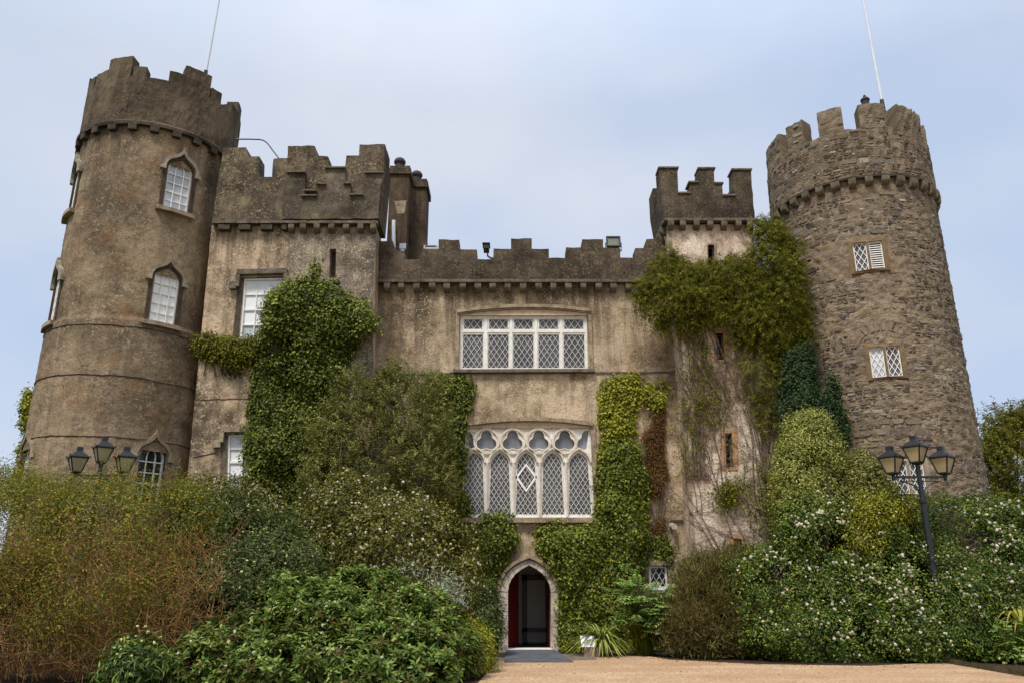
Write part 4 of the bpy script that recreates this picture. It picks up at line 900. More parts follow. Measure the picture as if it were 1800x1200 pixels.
# ---------------------------------------------------------------- poles, lights and other fixtures
def mast(b, t, Y, label, r=.055):
    p, q = P(*b, Y), P(*t, Y); d = q - p; q = p + d * 1.25; base = p - d * .12
    e = tag(empty('flagpole', base), label, 'flagpole', 'flagpoles on the round towers')
    mb = MB(); mb.tube([base, p + d * .5, q], r, r * .6, 8); mb.build('pole', M['pole_white'], e)
    mb = MB(); mb.tube([base, p + d * .01], r * 1.3, r * 1.2, 8); mb.build('bracket', M['black_iron'], e)
    mb = MB(); mb.lathe([(.01, -.08), (.09, -.03), (.09, .03), (.01, .08)], q, 8); mb.build('finial', M['pole_white'], e)
mast((362, 126), (385, 0), 23.0, 'thin white flagpole rising from the rendered left tower')
mast((1550, 178), (1517, 0), 22.6, 'thin white flagpole rising from the rubble right tower')
mb = MB(); pp = [P(411, 245, 22.4), P(440, 245, 22.4), P(456, 245.5, 22.4), P(463, 247, 22.4), P(470, 252, 22.4), P(494, 284, 22.4)]; mb.tube(pp, .025, .025, 6)
tag(mb.build('bent_conduit', M['grey_metal'], origin=pp[0]), 'thin bent metal conduit from the left tower to the wing battlement', 'conduit')
def floodlight(px, py, w, h, Y, label, tilt, on=True):
    c = P(px, py, Y); k = mpp(px, py, Y); w, h = w * k / 2, h * k / 2
    e = tag(empty('floodlight', c - np.array([0, 0, h + .08])), label, 'floodlight', 'floodlights on the entrance battlement')
    ct, st = math.cos(tilt), math.sin(tilt)
    def T(x, y, z): return (c[0] + x, c[1] + y * ct - z * st, c[2] + y * st + z * ct)
    mb = MB(); o_ = [(-w, -h), (w, -h), (w, h), (-w, h)]; i_ = [(x * .8, z * .78) for x, z in o_]
    mb.extrude(o_, [i_[::-1]], lambda u, v, q: T(u, -q, v), .06, -.02); mb.extrude([(x * .8, z * .8) for x, z in o_], [], lambda u, v, q: T(u, -q, v), -.022, -.14)
    for t in np.linspace(-.7, .7, 6): mb.box(c[0] + t * w - .006, c[0] + t * w + .006, c[1] + .12, c[1] + .2, c[2] - h * .7, c[2] + h * .7)
    mb.build('housing', M['black_iron'], e)
    mb = MB(); mb.extrude(i_, [], lambda u, v, q: T(u, -q, v), .03, .02); mb.build('lens', M['lamp_lens' if on else 'black_iron'], e)
    mb = MB(); mb.strip([(-w - .02, -.03), (-w - .02, -h - .1), (w + .02, -h - .1), (w + .02, -.03)], .025, lambda u, v, q: (c[0] + u, c[1] - q, c[2] + v), .03, -.03); mb.build('bracket', M['black_iron'], e)
floodlight(1078, 426, 25, 21, YC + .1, 'square black floodlight standing on the battlement near the square turret', R(-8))
floodlight(757, 437, 24, 9, YC + .1, 'flat black floodlight lying low on the battlement near the chimneys', R(-20), False)
c = P(860, 442, YC); k = mpp(860, 442, YC)
e = tag(empty('security_camera', P(867, 456, YC)), 'small black security camera on an arm at a battlement gap', 'camera')
mb = MB(); mb.tube([P(868, 455, YC), P(861, 453, YC), P(857, 450, YC), P(857, 446, YC)], .03, .03, 6); mb.build('arm', M['grey_metal'], e)
mb = MB(); mb.box(c[0] - .17, c[0] + .0, c[1] - .3, c[1] + .1, c[2] - .02, c[2] + .12); mb.box(c[0] - .2, c[0] + .03, c[1] - .34, c[1] + .08, c[2] + .122, c[2] + .14); mb.build('housing', M['black_iron'], e)
c = P(707.5, 436, 23.2); mb = MB(); mb.box(c[0] - .1, c[0] + .1, c[1], c[1] + .1, c[2] - .02, c[2] + .16); mb.box(c[0] - .06, c[0] + .06, c[1] + .02, c[1] + .08, c[2] - .2, c[2] - .022)
tag(mb.build('junction_box', M['white_plastic'], origin=c), 'small white junction box at the foot of the chimney stack', 'electrical box')

# ---- lamp posts
def lamp_post():
    e = empty('lamp_post', (0, 0, 0), world=False)
    H = 4.28
    mb = MB(); mb.lathe([(.16, 0), (.16, .12), (.12, .18), (.12, .5), (.085, .6), (.075, 1.8), (.06, 3.4), (.085, 3.42), (.085, 3.5), (.055, 3.52), (.05, H), (.09, H + .02), (.09, H + .05), (.0, H + .05)], (0, 0, 0), 14); mb.build('post', M['black_iron'], e)
    mb = MB(); mb.tube([(-.3, 0, 3.28), (.3, 0, 3.28)], .016, .016, 6); mb.build('ladder_bar', M['black_iron'], e)
    for sg in (-1, 1):
        mb = MB(); mb.box(min(0, sg * .64) + (.05 if sg > 0 else 0), max(0, sg * .64) - (.05 if sg < 0 else 0), -.022, .022, 3.98, 4.03); mb.box(min(.05 * sg, sg * .5), max(.05 * sg, sg * .5), -.012, .012, 3.90, 3.915)
        mb.tube([(sg * (.06 + .36 * (1 - math.cos(t))), 0, 3.62 + .27 * math.sin(t)) for t in np.linspace(0, math.pi / 2, 9)], .018, .018, 6)
        for xx in (.16, .27, .38): mb.tube([(sg * xx + .04 * math.cos(t), 0, 3.945 + .032 * math.sin(t)) for t in np.linspace(0, 2 * math.pi, 9)], .008, .008, 5)
        mb.box(sg * .6 - .03, sg * .6 + .03, -.03, .03, 3.92, 4.075); mb.build('arm', M['black_iron'], e)
    for x, z in ((0, H + .05), (-.6, 4.08), (.6, 4.08)):
        def sq(h, zz, rot=R(38)): return [(x + h * math.sqrt(2) * math.cos(rot + math.pi / 4 + i * math.pi / 2), h * math.sqrt(2) * math.sin(rot + math.pi / 4 + i * math.pi / 2), z + zz) for i in range(4)]
        mb = MB(); b_, t_ = .105, .2
        mb.hexa(sq(.115, 0), sq(.115, .03)); mb.hexa(sq(.07, -.03), sq(.11, -.001))
        B0, T0 = sq(b_, .03), sq(t_, .36)
        for i in range(4): mb.tube([B0[i], T0[i]], .017, .017, 5)
        for q in (T0,):
            for i in range(4): mb.tube([q[i], q[(i + 1) % 4]], .016, .016, 5)
        o = mb.build('lantern', M['black_iron'], e)
        g = MB(); g.hexa(sq(b_ - .008, .032), sq(t_ - .008, .358)); g.build('lantern_glass', M['lamp_glass'], o)
        r_ = MB(); r_.hexa(sq(.232, .362), sq(.232, .39)); r_.hexa(sq(.22, .391), sq(.075, .52)); r_.hexa(sq(.07, .521), sq(.062, .57)); r_.hexa(sq(.068, .571), sq(.068, .64))
        for i in range(4): c = sq(.235, .392)[i]; r_.lathe([(.02, 0), (.018, .03), (.003, .05)], c, 6)
        r_.build('lantern_roof', M['black_iron'], o)
    return e
lp = lamp_post()
def place_lamp(o, px, py, Y, scale, label):
    t = P(px, py, Y); o.location = (t[0], t[1], t[2] - 4.97 * scale); o.scale = (scale,) * 3
    tag(o, label, 'street lamp', 'three lantern lamp posts')
lp2 = copy_tree(lp)
place_lamp(lp, 1606, 772, 19.25, 1.035, 'black three lantern lamp post rising from the flowering shrub at right')
place_lamp(lp2, 185, 768, 18.7, .93, 'black three lantern lamp post half hidden by the twiggy bush at left')
for o in (lp, lp2): o.location.z = max(o.location.z, -.02)

# leaf litter blown along the edges of the gravel
gq = np.random.default_rng(3); pl_ = []
for a, b in zip(ge[1:-1], ge[2:]):
    for _ in range(26): t = gq.random(); p_ = a + (b - a) * t; pl_.append([p_[0] + gq.normal(0, .1), p_[1] - abs(gq.normal(0, .35)), .003])
for _ in range(40): pl_.append([gq.uniform(-1, 9), gq.uniform(16, 20), .003])
pl_ = np.array(pl_); LIT = (pl_,)
# ---- ramp, flagstones, sign, edgings
mb = MB(); xa, xb = x0 - .05, x1 + .1
mb.hexa([(xa, YC - .75, -.002), (xb + .12, YC - .75, -.002), (xb + .02, YC - .16, -.002), (xa, YC - .16, -.002)], [(xa, YC - .75, .016), (xb + .12, YC - .75, .016), (xb + .02, YC - .16, zt - .07), (xa, YC - .16, zt - .07)])
ry = G(930, 1163)[1]
mb = MB(); mb.hexa([(xa - .02, ry, -.002), (xb + .25, ry, -.002), (xb, YC - .17, -.002), (xa, YC - .17, -.002)], [(xa - .02, ry, .012), (xb + .25, ry, .012), (xb, YC - .17, max(.06, zt - .1)), (xa, YC - .17, max(.06, zt - .1))])
tag(mb.build('door_ramp', M['slate'], origin=((xa + xb) / 2, ry, 0)), 'smooth grey slab ramp in front of the arched door', 'ramp')
rs = random.Random(4)
for q, lab in (([(868, 1160), (888, 1160), (889, 1148), (872, 1148)], 'dark flagstone paving left of the grey ramp'), ([(980, 1160), (1050, 1158), (1030, 1149), (975, 1149)], 'dark cobbled flagstone paving right of the grey ramp')):
    pts = [G(*p) for p in q]; mb = MB(); mb.hexa([(p[0], p[1], -.01) for p in pts], [(p[0], p[1], .006) for p in pts])
    tag(mb.build('paving', M['flag']), kind='structure')
sb = P(1040, 1147, 20.5); sb[2] = 0; e = tag(empty('plaque_stand', sb), 'small tilted white plaque on a rough stone block', 'sign')
mb = MB(); w = .19
mb.extrude(jag([(sb[0] - w, 0), (sb[0] + w, 0), (sb[0] + w * .93, .22), (sb[0] - w * .95, .2)], .08, .012), [], flat(sb[1]), .02, -.3); mb.build('stone_block', M['block'], e)
def TP(u, v, q): return (sb[0] - .06 + u - v * .08, sb[1] + .04 + v * .5 - q * .87, .225 + v * .87 + q * .5)
mb = MB(); mb.extrude([(-.17, 0), (.17, 0), (.17, .28), (-.17, .28)], [], TP, .0, -.025); pl = mb.build('plaque', M['white_plastic'], e)
mb = MB()
for v, a, b in ((.08, -.11, .1), (.11, -.11, .05), (.05, -.06, .08)): mb.strip([(a, v), (b, v)], .013, TP, .003, .0)
mb.strip([(.05 * math.cos(t) - .01, .2 + .03 * math.sin(t)) for t in np.linspace(0, 2 * math.pi, 13)[:-1]], .006, TP, .003, .0, True); mb.build('plaque_marks', M['grey_metal'], e)
mb = MB(); pts = [G(1056, 1147), G(1100, 1147), G(1140, 1148), G(1172, 1152)]
for a, b in zip(pts[:-1], pts[1:]):
    for t in range(3):
        p, q = a + (b - a) * t / 3, a + (b - a) * (t + .95) / 3; z = .09 + rs.uniform(-.02, .02); mb.hexa([(p[0], p[1], 0), (q[0], q[1], 0), (q[0], q[1] + .12, 0), (p[0], p[1] + .12, 0)], [(p[0], p[1] + .01, z), (q[0], q[1] + .01, z), (q[0], q[1] + .11, z), (p[0], p[1] + .11, z)])
tag(mb.build('stone_edging', M['block'], origin=pts[0]), 'low mossy stone edging along the bed right of the door', 'edging')
mb = MB(); pts = [G(1650, 1162), G(1715, 1173), G(1760, 1181), G(1850, 1196)]
for a, b in zip(pts[:-1], pts[1:]):
    b = a + (b - a) * .99; mb.hexa([(a[0], a[1], -.01), (b[0], b[1], -.01), (b[0], b[1] + .12, -.01), (a[0], a[1] + .12, -.01)], [(a[0], a[1] + .008, .1), (b[0], b[1] + .008, .1), (b[0], b[1] + .11, .1), (a[0], a[1] + .11, .1)])
tag(mb.build('timber_edging', M['timber'], origin=pts[0]), 'low dark timber edging between gravel and the right flower bed', 'edging')

# ================================================================ PLANTING
rng = np.random.default_rng(11)
def unit(v): return v / (np.linalg.norm(v, axis=-1, keepdims=True) + 1e-9)
def leaf_mesh(name, p, d, nrm, L, Wd, clump, mat, parent, origin, fold=.25, curl=.15):
    """p base points, d tip directions, nrm leaf normals: each leaf a folded four-point blade"""
    n = len(p); d = unit(d); s = unit(np.cross(d, nrm)); nn = np.cross(s, d); L = L[:, None]; Wd = Wd[:, None]
    a = p; b = p + d * L * .45 + s * Wd * .5 + nn * Wd * fold * .5; c = p + d * L - nn * L * curl; e = p + d * L * .45 - s * Wd * .5 + nn * Wd * fold * .5
    V = np.stack([a, b, c, e], 1).reshape(-1, 3) - np.array(origin)
    base = (np.arange(n) * 4)[:, None]; Fc = np.concatenate([base + np.array([[0, 1, 2]]), base + np.array([[0, 2, 3]])], 1).reshape(-1, 3)
    me = bpy.data.meshes.new(name); me.vertices.add(len(V)); me.vertices.foreach_set('co', V.astype('f').ravel())
    nf = len(Fc); me.loops.add(nf * 3); me.loops.foreach_set('vertex_index', Fc.astype('i').ravel()); me.polygons.add(nf)
    me.polygons.foreach_set('loop_start', np.arange(0, nf * 3, 3, dtype='i')); me.polygons.foreach_set('loop_total', np.full(nf, 3, 'i'))
    at = me.attributes.new('clump', 'FLOAT', 'FACE'); at.data.foreach_set('value', np.repeat(clump, 2).astype('f'))
    me.update(calc_edges=True); me.validate()
    return link(name, me, mat, parent)
def vnoise(p, freq, seed, octv=3):
    """smooth pseudo-noise in about -1..1 from sines of random direction"""
    g = np.random.default_rng(seed); out = np.zeros(len(p)); amp = 1.; tot = 0
    for o in range(octv):
        for _ in range(4):
            k = g.normal(size=p.shape[1]); k /= np.linalg.norm(k); out += amp * np.sin(p @ k * freq * 2**o * g.uniform(.7, 1.4) + g.uniform(0, 6.28)); tot += amp * .5
        amp *= .6
    return np.clip(out / tot, -1, 1)
def blob_pts(lobes, nclump, per, spread, shell=.35, flatb=0.02, seed=1, hol=-.6):
    """points in clumps near the skin of overlapping lobes; lobes: (px, py, rx_px, ry_px, Y, depth_m)"""
    g = np.random.default_rng(seed); C_, Rd = [], []
    for px, py, rx, ry, Y, dd in lobes:
        k = mpp(px, py, Y); C_.append(P(px, py, Y)); Rd.append((rx * k, dd, ry * k * 1.02))
    C_, Rd = np.array(C_), np.array(Rd); ar = Rd[:, 0] * Rd[:, 2]; pr = ar / ar.sum()
    li = g.choice(len(lobes), nclump * 3, p=pr); u = unit(g.normal(size=(nclump * 3, 3)))
    rr = 1 - shell * g.random(nclump * 3)**1.5 + g.normal(0, .05, nclump * 3)
    rr = rr * (1 + .13 * vnoise(C_[li] + u * Rd[li], 3.2, seed + 31, 2)); cc = C_[li] + u * rr[:, None] * Rd[li]; out = unit(u / Rd[li])
    hollow = vnoise(cc, 3.6, seed + 17, 2) < hol
    inside = np.zeros(len(cc), bool)
    for c0, r0 in zip(C_, Rd): inside |= (((cc - c0) / (r0 * .72))**2).sum(1) < 1
    keep = np.where(~inside & ~hollow & (cc[:, 2] > flatb))[0][:nclump]; cc, out = cc[keep], out[keep]
    n = len(cc); idx = np.repeat(np.arange(n), per); off = g.normal(size=(n * per, 3)) * spread
    p = cc[idx] + off; o = unit(out[idx] + .6 * unit(off)); cl = g.random(n)[idx]
    ok = p[:, 2] > flatb; return p[ok], o[ok], cl[ok], cc, out
def poly_pts(poly, Y, thick, nclump, per, spread, seed=1, edge=.35, curve=None, gap=-.7, jit=.13, spray=0.):
    """clumps on a wall plane inside an outline, thinner towards its edge"""
    g = np.random.default_rng(seed); q = np.array([xz(a, b, Y) for a, b in poly]); lo, hi = q.min(0), q.max(0); res = []
    def inside(pt):
        x, y = pt[:, 0:1], pt[:, 1:2]; x0_, y0_ = q[:, 0], q[:, 1]; x1_, y1_ = np.roll(q[:, 0], -1), np.roll(q[:, 1], -1)
        cr = ((y0_ > y) != (y1_ > y)) & (x < (x1_ - x0_) * (y - y0_) / (y1_ - y0_ + 1e-12) + x0_); return cr.sum(1) % 2 == 1
    def dist(pt):
        a = q[None]; b = np.roll(q, -1, 0)[None]; ab = b - a; t = np.clip(((pt[:, None] - a) * ab).sum(-1) / ((ab**2).sum(-1) + 1e-12), 0, 1); return np.linalg.norm(pt[:, None] - (a + ab * t[..., None]), axis=-1).min(1)
    pt = lo + (hi - lo) * g.random((nclump * 6, 2)); wv = np.stack([vnoise(pt, 3.5, seed + 3), vnoise(pt, 3.5, seed + 4)], -1) * jit; ok = inside(pt + wv) & (vnoise(pt, 2.8, seed + 5) > gap); pt = pt[ok][:nclump]; ds = dist(pt); n = len(pt)
    bump = np.clip(.5 + .55 * vnoise(pt, 2.4, seed + 9), .08, 1.1) + .22 * g.random(n)
    t = thick * np.clip(ds / edge, .12, 1)**.6 * bump
    yw = np.full(n, Y) if curve is None else curve(pt)
    cc = np.stack([pt[:, 0], yw - t * (.35 + .65 * g.random(n)**.5) - .02, pt[:, 1]], -1)
    idx = np.repeat(np.arange(n), per); off = g.normal(size=(n * per, 3)) * np.array([spread, spread * .6, spread])
    if spray > 0:                          # leaves strung along thin shoots that arch out and droop
        ax = unit(np.stack([g.normal(0, .8, n), -.35 - .5 * g.random(n), g.normal(-.05, .75, n)], -1)); t_ = g.random(n * per); off = ax[idx] * (t_ * spray)[:, None] + np.array([0, 0, -1.]) * (t_**2 * spray * .35)[:, None] + g.normal(size=(n * per, 3)) * .022
    p = cc[idx] + off
    p[:, 1] = np.minimum(p[:, 1], yw[idx] - .012)
    o = unit(np.stack([off[:, 0] * 1.5, np.full(len(p), -.25), off[:, 2] * 1.2 + .03], -1) + g.normal(0, .1, (len(p), 3)))
    return p, o, g.random(n)[idx], cc
def orient(o, up=.4, rnd=.6, droop=0., g=rng):
    n = len(o); nr = unit(o + np.array([0, 0, up]) + g.normal(0, rnd * .6, (n, 3)))
    d = unit(np.cross(nr, g.normal(size=(n, 3))) + .35 * o + np.array([0, 0, -droop])); return d, nr
def sz(n, a, b, g=rng): return a + (b - a) * g.random(n)
def flowers(parent, origin, pts, mat, size, petals, name='flowers'):
    """flower heads: domes of small flat petals"""
    n = len(pts[0]); hs = size * (.6 + .55 * rng.random(n)); p = np.repeat(pts[0], petals, 0); o = np.repeat(pts[1], petals, 0); s_ = np.repeat(hs, petals)
    rad = unit(rng.normal(size=p.shape) * .75 + o + np.array([0, -.35, .15])); d = unit(np.cross(rad, rng.normal(size=p.shape))); q = p + rad * s_[:, None] * .5 - d * s_[:, None] * .3
    fo = leaf_mesh(name, q, d, rad, s_ * .62, s_ * .55, rng.random(len(q)), mat, parent, origin, fold=.05, curl=.1)
    fo['kind'] = 'stuff'; return fo
def branch_tree(mb, base, tips, r0, r1, wob=.15, seg=6, n=5):
    for t in tips:
        t = np.array(t); b = np.array(base); L = np.linalg.norm(t - b); mid = (b + t) / 2 + rng.normal(size=3) * L * wob + np.array([0, 0, L * .12])
        mb.tube([tuple((1 - s)**2 * b + 2 * s * (1 - s) * mid + s * s * t) for s in np.linspace(0, 1, seg)], r0, r1, n, cap=False)
def whorls(cc, out, per, seed):
    """shoots that end in a rosette: leaves spread round each shoot's axis in two tiers"""
    g = np.random.default_rng(seed + 100); n = len(cc); ax = unit(out * .8 + np.array([0, -.15, .8]) + g.normal(0, .3, (n, 3)))
    a = unit(np.cross(ax, g.normal(size=(n, 3)))); b = np.cross(ax, a); idx = np.repeat(np.arange(n), per); k = np.tile(np.arange(per), n)
    th = k * 2.4 + g.normal(0, .25, n * per); tier = k / per
    rad = a[idx] * np.cos(th)[:, None] + b[idx] * np.sin(th)[:, None]
    d = unit(rad + ax[idx] * (.75 - 1.0 * tier)[:, None]); nr = unit(ax[idx] - d * .3 + g.normal(0, .12, (n * per, 3)))
    p = cc[idx] - ax[idx] * (.12 * tier)[:, None] + rad * .008
    return p, ax[idx], g.random(n)[idx], d, nr
def shrub(name, label, cat, lobes, nclump, per, spread, leaf, L, Wd, seed, base_px=None, group=None, fl=None, shell=.4, up=.5, droop=0., rnd=.7, stems=40, bark='bark_dark', curl=.15, kind2=None, flsel=None, whorl=False):
    p, o, cl, cc, out = blob_pts(lobes, nclump, per, spread, shell, seed=seed, hol=-.78 if whorl else -.6)
    if whorl: p, o, cl, wd, wn_ = whorls(cc, out, per, seed)
    l0 = lobes[0]; c0 = P(l0[0], l0[1], l0[4]); base = np.array([c0[0], c0[1], 0.])
    if base_px is not None: base = base_px
    e = tag(empty(name, base, world=False), label, cat, group)
    d, nr = orient(o, up, rnd, droop)
    if whorl: d, nr = wd, wn_
    leaf_mesh('foliage', p, d, nr, sz(len(p), *L), sz(len(p), *Wd), cl, M[leaf], e, base, curl=curl)
    if kind2:                              # a second sort of leaf mixed in
        leaf2, fr, L2, W2_ = kind2; s_ = rng.random(len(p)) < fr; d2, nr2 = orient(o[s_], up, rnd, droop); leaf_mesh('young_foliage', p[s_] + o[s_] * .05, d2, nr2, sz(s_.sum(), *L2), sz(s_.sum(), *W2_), cl[s_], M[leaf2], e, base)
    if stems:
        mb = MB(); mb2 = cc[rng.choice(len(cc), min(stems, len(cc)), replace=False)]; branch_tree(mb, base, mb2, .035, .006); mb.build('branches', M[bark], e, origin=base, recalc=False).location = (0, 0, 0)
    if fl:
        nfl, mat, size, pet = fl; f = rng.random(len(out)); score = out[:, 2] * .5 - out[:, 1] * .7 + f * .8
        if flsel is not None: score += flsel(cc)
        ii = np.argsort(-score)[:nfl * 2]; ii = rng.choice(ii, min(nfl, len(ii)), replace=False)
        # flower heads come in loose groups on the outermost shoots
        pts = cc[ii] + out[ii] * spread * 1.1; ext = rng.integers(0, len(pts), nfl // 2); pts = np.concatenate([pts, pts[ext] + rng.normal(size=(len(ext), 3)) * .12]); oo = np.concatenate([out[ii], out[ii][ext]])
        flowers(e, base, (pts, oo), M[mat], size, pet)
    return e, base, cc, out
def ivy(name, label, cat, poly, Y, thick, nclump, per, spread, leaf, L, Wd, seed, group=None, stems=0, bark='bark_dark', droop=.6, up=.5, curve=None, edge=.35, rnd=.5, curl=.12, extra=(), gap=-.7, jit=.13, spray=0.):
    p, o, cl, cc = poly_pts(poly, Y, thick, nclump, per, spread, seed, edge, curve, gap, jit, spray)
    for q, nq, yq in extra:
        a_ = poly_pts(q, yq, .22, nq, per // 2, spread * .75, seed + 7, .2); p, o, cl, cc = [np.concatenate(t) for t in zip((p, o, cl, cc), a_)]
    bi = np.argmin(cc[:, 2]); base = np.array([cc[:, 0].mean(), Y - .05, max(0., cc[bi, 2] - .1)])
    e = tag(empty(name, base, world=False), label, cat, group)
    d, nr = orient(o, up, rnd, droop); nr = unit(nr + np.array([0, -.5, 0]))
    leaf_mesh('foliage', p, d, nr, sz(len(p), *L), sz(len(p), *Wd), cl, M[leaf], e, base, curl=curl)
    if stems:
        mb = MB(); ii = rng.choice(len(cc), min(stems, len(cc)), replace=False)
        for i in ii:
            t = cc[i].copy(); b = np.array([base[0] + (t[0] - base[0]) * rng.uniform(.1, .7) + rng.normal(0, .15), Y - .03, base[2]]); t[1] = Y - .04
            pts = [b + (t - b) * s + np.array([rng.normal(0, .06), -abs(rng.normal(0, .02)), 0]) for s in np.linspace(0, 1, 8)]; mb.tube(pts, .02, .006, 4, cap=False)
        mb.build('stems', M[bark], e, origin=base, recalc=False).location = (0, 0, 0)
    return e

# ---- climbers on the walls
CL = 'climbing plants on the castle walls'
ivy('ivy', 'tall dense green ivy column covering the wing wall left of centre', 'ivy', [(468, 530), (500, 512), (530, 508), (560, 512), (600, 522), (645, 540), (654, 570), (640, 600), (622, 610), (600, 650), (590, 720), (600, 800), (580, 930), (440, 930), (436, 840), (446, 720), (454, 600), (462, 550)], YW, .6, 1900, 38, .11, 'l_ivy_dark', (.05, .1), (.042, .08), 21, CL, 12, jit=.2)
ivy('ivy', 'yellow green ivy crest topping the tall ivy column by the sash window', 'ivy', [(472, 525), (505, 508), (530, 500), (545, 480), (552, 462), (556, 480), (553, 505), (575, 500), (590, 512), (640, 535), (655, 560), (640, 590), (560, 580), (490, 590), (462, 580)], YW - .45, .45, 330, 30, .1, 'l_ivy', (.06, .11), (.05, .09), 22, CL, 10, 'bark', extra=[([(542, 520), (553, 475), (560, 462), (562, 480), (556, 520)], 14, YW - .1), ([(500, 520), (520, 488), (530, 492), (525, 520)], 14, YW - .2), ([(575, 520), (578, 485), (590, 482), (594, 520)], 14, YW - .15), ([(640, 560), (652, 535), (672, 566), (660, 590)], 12, YW - .1), ([(466, 560), (470, 520), (480, 510), (488, 530)], 14, YW - .3)])
ivy('ivy', 'small ivy cluster hanging on the wing wall beside the left tower', 'ivy', [(343, 592), (360, 582), (400, 588), (458, 600), (460, 632), (440, 640), (420, 650), (405, 662), (392, 640), (365, 632), (350, 618)], YW, .4, 170, 30, .085, 'l_climber', (.05, .1), (.035, .06), 23, CL, 8)
ivy('ivy', 'dark ivy strip left of the tracery window', 'ivy', [(758, 655), (790, 662), (826, 668), (826, 700), (818, 760), (812, 850), (818, 912), (760, 912), (752, 800), (748, 700)], YC, .55, 420, 32, .09, 'l_ivy_dark', (.06, .11), (.045, .08), 24, CL, 6)
ivy('ivy', 'dark ivy hanging over the left shoulder of the door arch', 'ivy', [(800, 908), (905, 912), (904, 945), (890, 968), (878, 990), (868, 1030), (868, 1120), (800, 1120)], YC, .5, 420, 34, .09, 'l_ivy_dark', (.06, .11), (.045, .08), 25, CL, 6)
ivy('ivy', 'thick glossy ivy covering the wall right of the arched door', 'ivy', [(948, 930), (975, 928), (1000, 935), (1050, 920), (1060, 800), (1075, 760), (1100, 770), (1128, 790), (1132, 880), (1136, 940), (1122, 975), (1112, 1020), (1106, 1060), (1100, 1130), (990, 1140), (988, 1060), (984, 1020), (965, 985), (948, 955)], YC, .5, 1500, 38, .1, 'l_ivy', (.05, .1), (.042, .08), 26, CL, 10, jit=.18)
ivy('ivy', 'yellowish ivy climbing right of the tracery window to the string course', 'ivy', [(1062, 668), (1095, 662), (1150, 668), (1172, 672), (1170, 715), (1150, 720), (1142, 700), (1126, 700), (1112, 730), (1104, 770), (1100, 820), (1058, 830), (1056, 740)], YC, .26, 300, 30, .085, 'l_ivy_yellow', (.06, .1), (.05, .08), 27, CL, 8, 'bark')
ivy('creeper', 'rusty red brown dead creeper strip beside the right hand ivy', 'creeper', [(1128, 695), (1160, 700), (1166, 800), (1178, 880), (1174, 945), (1150, 955), (1144, 900), (1138, 800), (1126, 740)], YC, .15, 420, 30, .06, 'l_red', (.03, .06), (.018, .038), 28, CL, 9, 'bark_vine', gap=-.35)
ivy('ivy', 'thin ivy tendrils trailing below the rusty creeper', 'ivy', [(1142, 940), (1175, 935), (1182, 985), (1176, 1000), (1165, 960), (1150, 975)], YC, .15, 40, 24, .07, 'l_ivy', (.05, .09), (.04, .07), 29, CL, 3)
ivy('climber', 'large feathery green climber hanging over the square turret wall', 'climber', [(1112, 530), (1128, 485), (1150, 455), (1200, 448), (1245, 466), (1290, 448), (1322, 425), (1322, 395), (1345, 388), (1388, 405), (1405, 470), (1412, 560), (1404, 640), (1388, 705), (1370, 650), (1335, 620), (1290, 590), (1240, 566), (1195, 582), (1140, 570)], YB, .62, 3600, 40, .11, 'l_climber', (.04, .08), (.013, .023), 30, CL, 40, 'bark_vine', droop=.5, edge=.5, jit=.2, gap=-.8, spray=.4)
ivy('climber', 'tuft of feathery climber rising between square turret and rubble tower', 'climber', [(1318, 480), (1320, 405), (1335, 375), (1350, 380), (1380, 420), (1392, 500), (1370, 530)], YB + .5, .7, 420, 40, .1, 'l_climber', (.035, .075), (.011, .02), 31, CL, 10, 'bark_vine', jit=.2, spray=.4)
ivy('climber', 'sparse yellow green climber along the corner of the turret bay', 'climber', [(1190, 570), (1240, 565), (1250, 640), (1262, 690), (1235, 740), (1222, 800), (1205, 840), (1185, 830), (1200, 740), (1195, 660)], YB, .2, 150, 20, .09, 'l_climber', (.035, .075), (.014, .024), 32, CL, 20, 'bark_vine', gap=-.2, jit=.25, spray=.4)
ivy('climber', 'thinning green climber on the right edge of the turret bay', 'climber', [(1280, 585), (1375, 600), (1388, 700), (1380, 790), (1385, 860), (1370, 900), (1355, 860), (1345, 760), (1310, 690), (1290, 640)], YB, .35, 420, 24, .1, 'l_climber', (.035, .075), (.012, .022), 33, CL, 40, 'bark_vine', gap=-.35, jit=.25, spray=.45)
# bare vine on the bay: crooked stems that fork upwards
vb = P(1362, 985, YB); vine = tag(empty('bare_vine', (vb[0], YB - .04, 0), world=False), 'bare brown vine branching over the pale turret bay', 'vine', CL)
mb = MB(); gv_ = np.random.default_rng(5)
def grow(p, ang, L, r, depth):
    pts = [np.array([p[0], YB - .03, p[1]])]; a = ang
    for i in range(7):
        a += gv_.normal(0, .16); p = (p[0] + math.sin(a) * L / 7, p[1] + math.cos(a) * L / 7); pts.append(np.array([p[0], YB - .03 - abs(gv_.normal(0, .02)), p[1]]))
        lim0 = xz(1190, 700, YB)[0]
        if p[0] < lim0: a = abs(a)
        if p[0] > xz(1368, 800, YB)[0]: a = -abs(a)
        if depth > 0 and i > 1 and gv_.random() < .62: grow(p, a + gv_.choice([-1, 1]) * gv_.uniform(.35, .9), L * gv_.uniform(.4, .75), r * .6, depth - 1)
    mb.tube(pts, r, r * .5, 5, cap=False)
x_, z_ = vb[0], .1
for a in (-.55, -.3, -.1, .05, -.75, -.42): grow((x_ + gv_.normal(0, .12), z_), a, gv_.uniform(4.5, 7), .017, 4)
for px, py, a in ((1225, 900, .1), (1300, 640, -.8), (1350, 640, -.5), (1330, 760, -.4), (1240, 700, .5)): grow(xz(px, py, YB), a, 2.6, .011, 3)
vo = (vb[0], YB - .04, 0); mb.build('stems', M['bark_vine'], vine, origin=vo, recalc=False).location = (0, 0, 0)
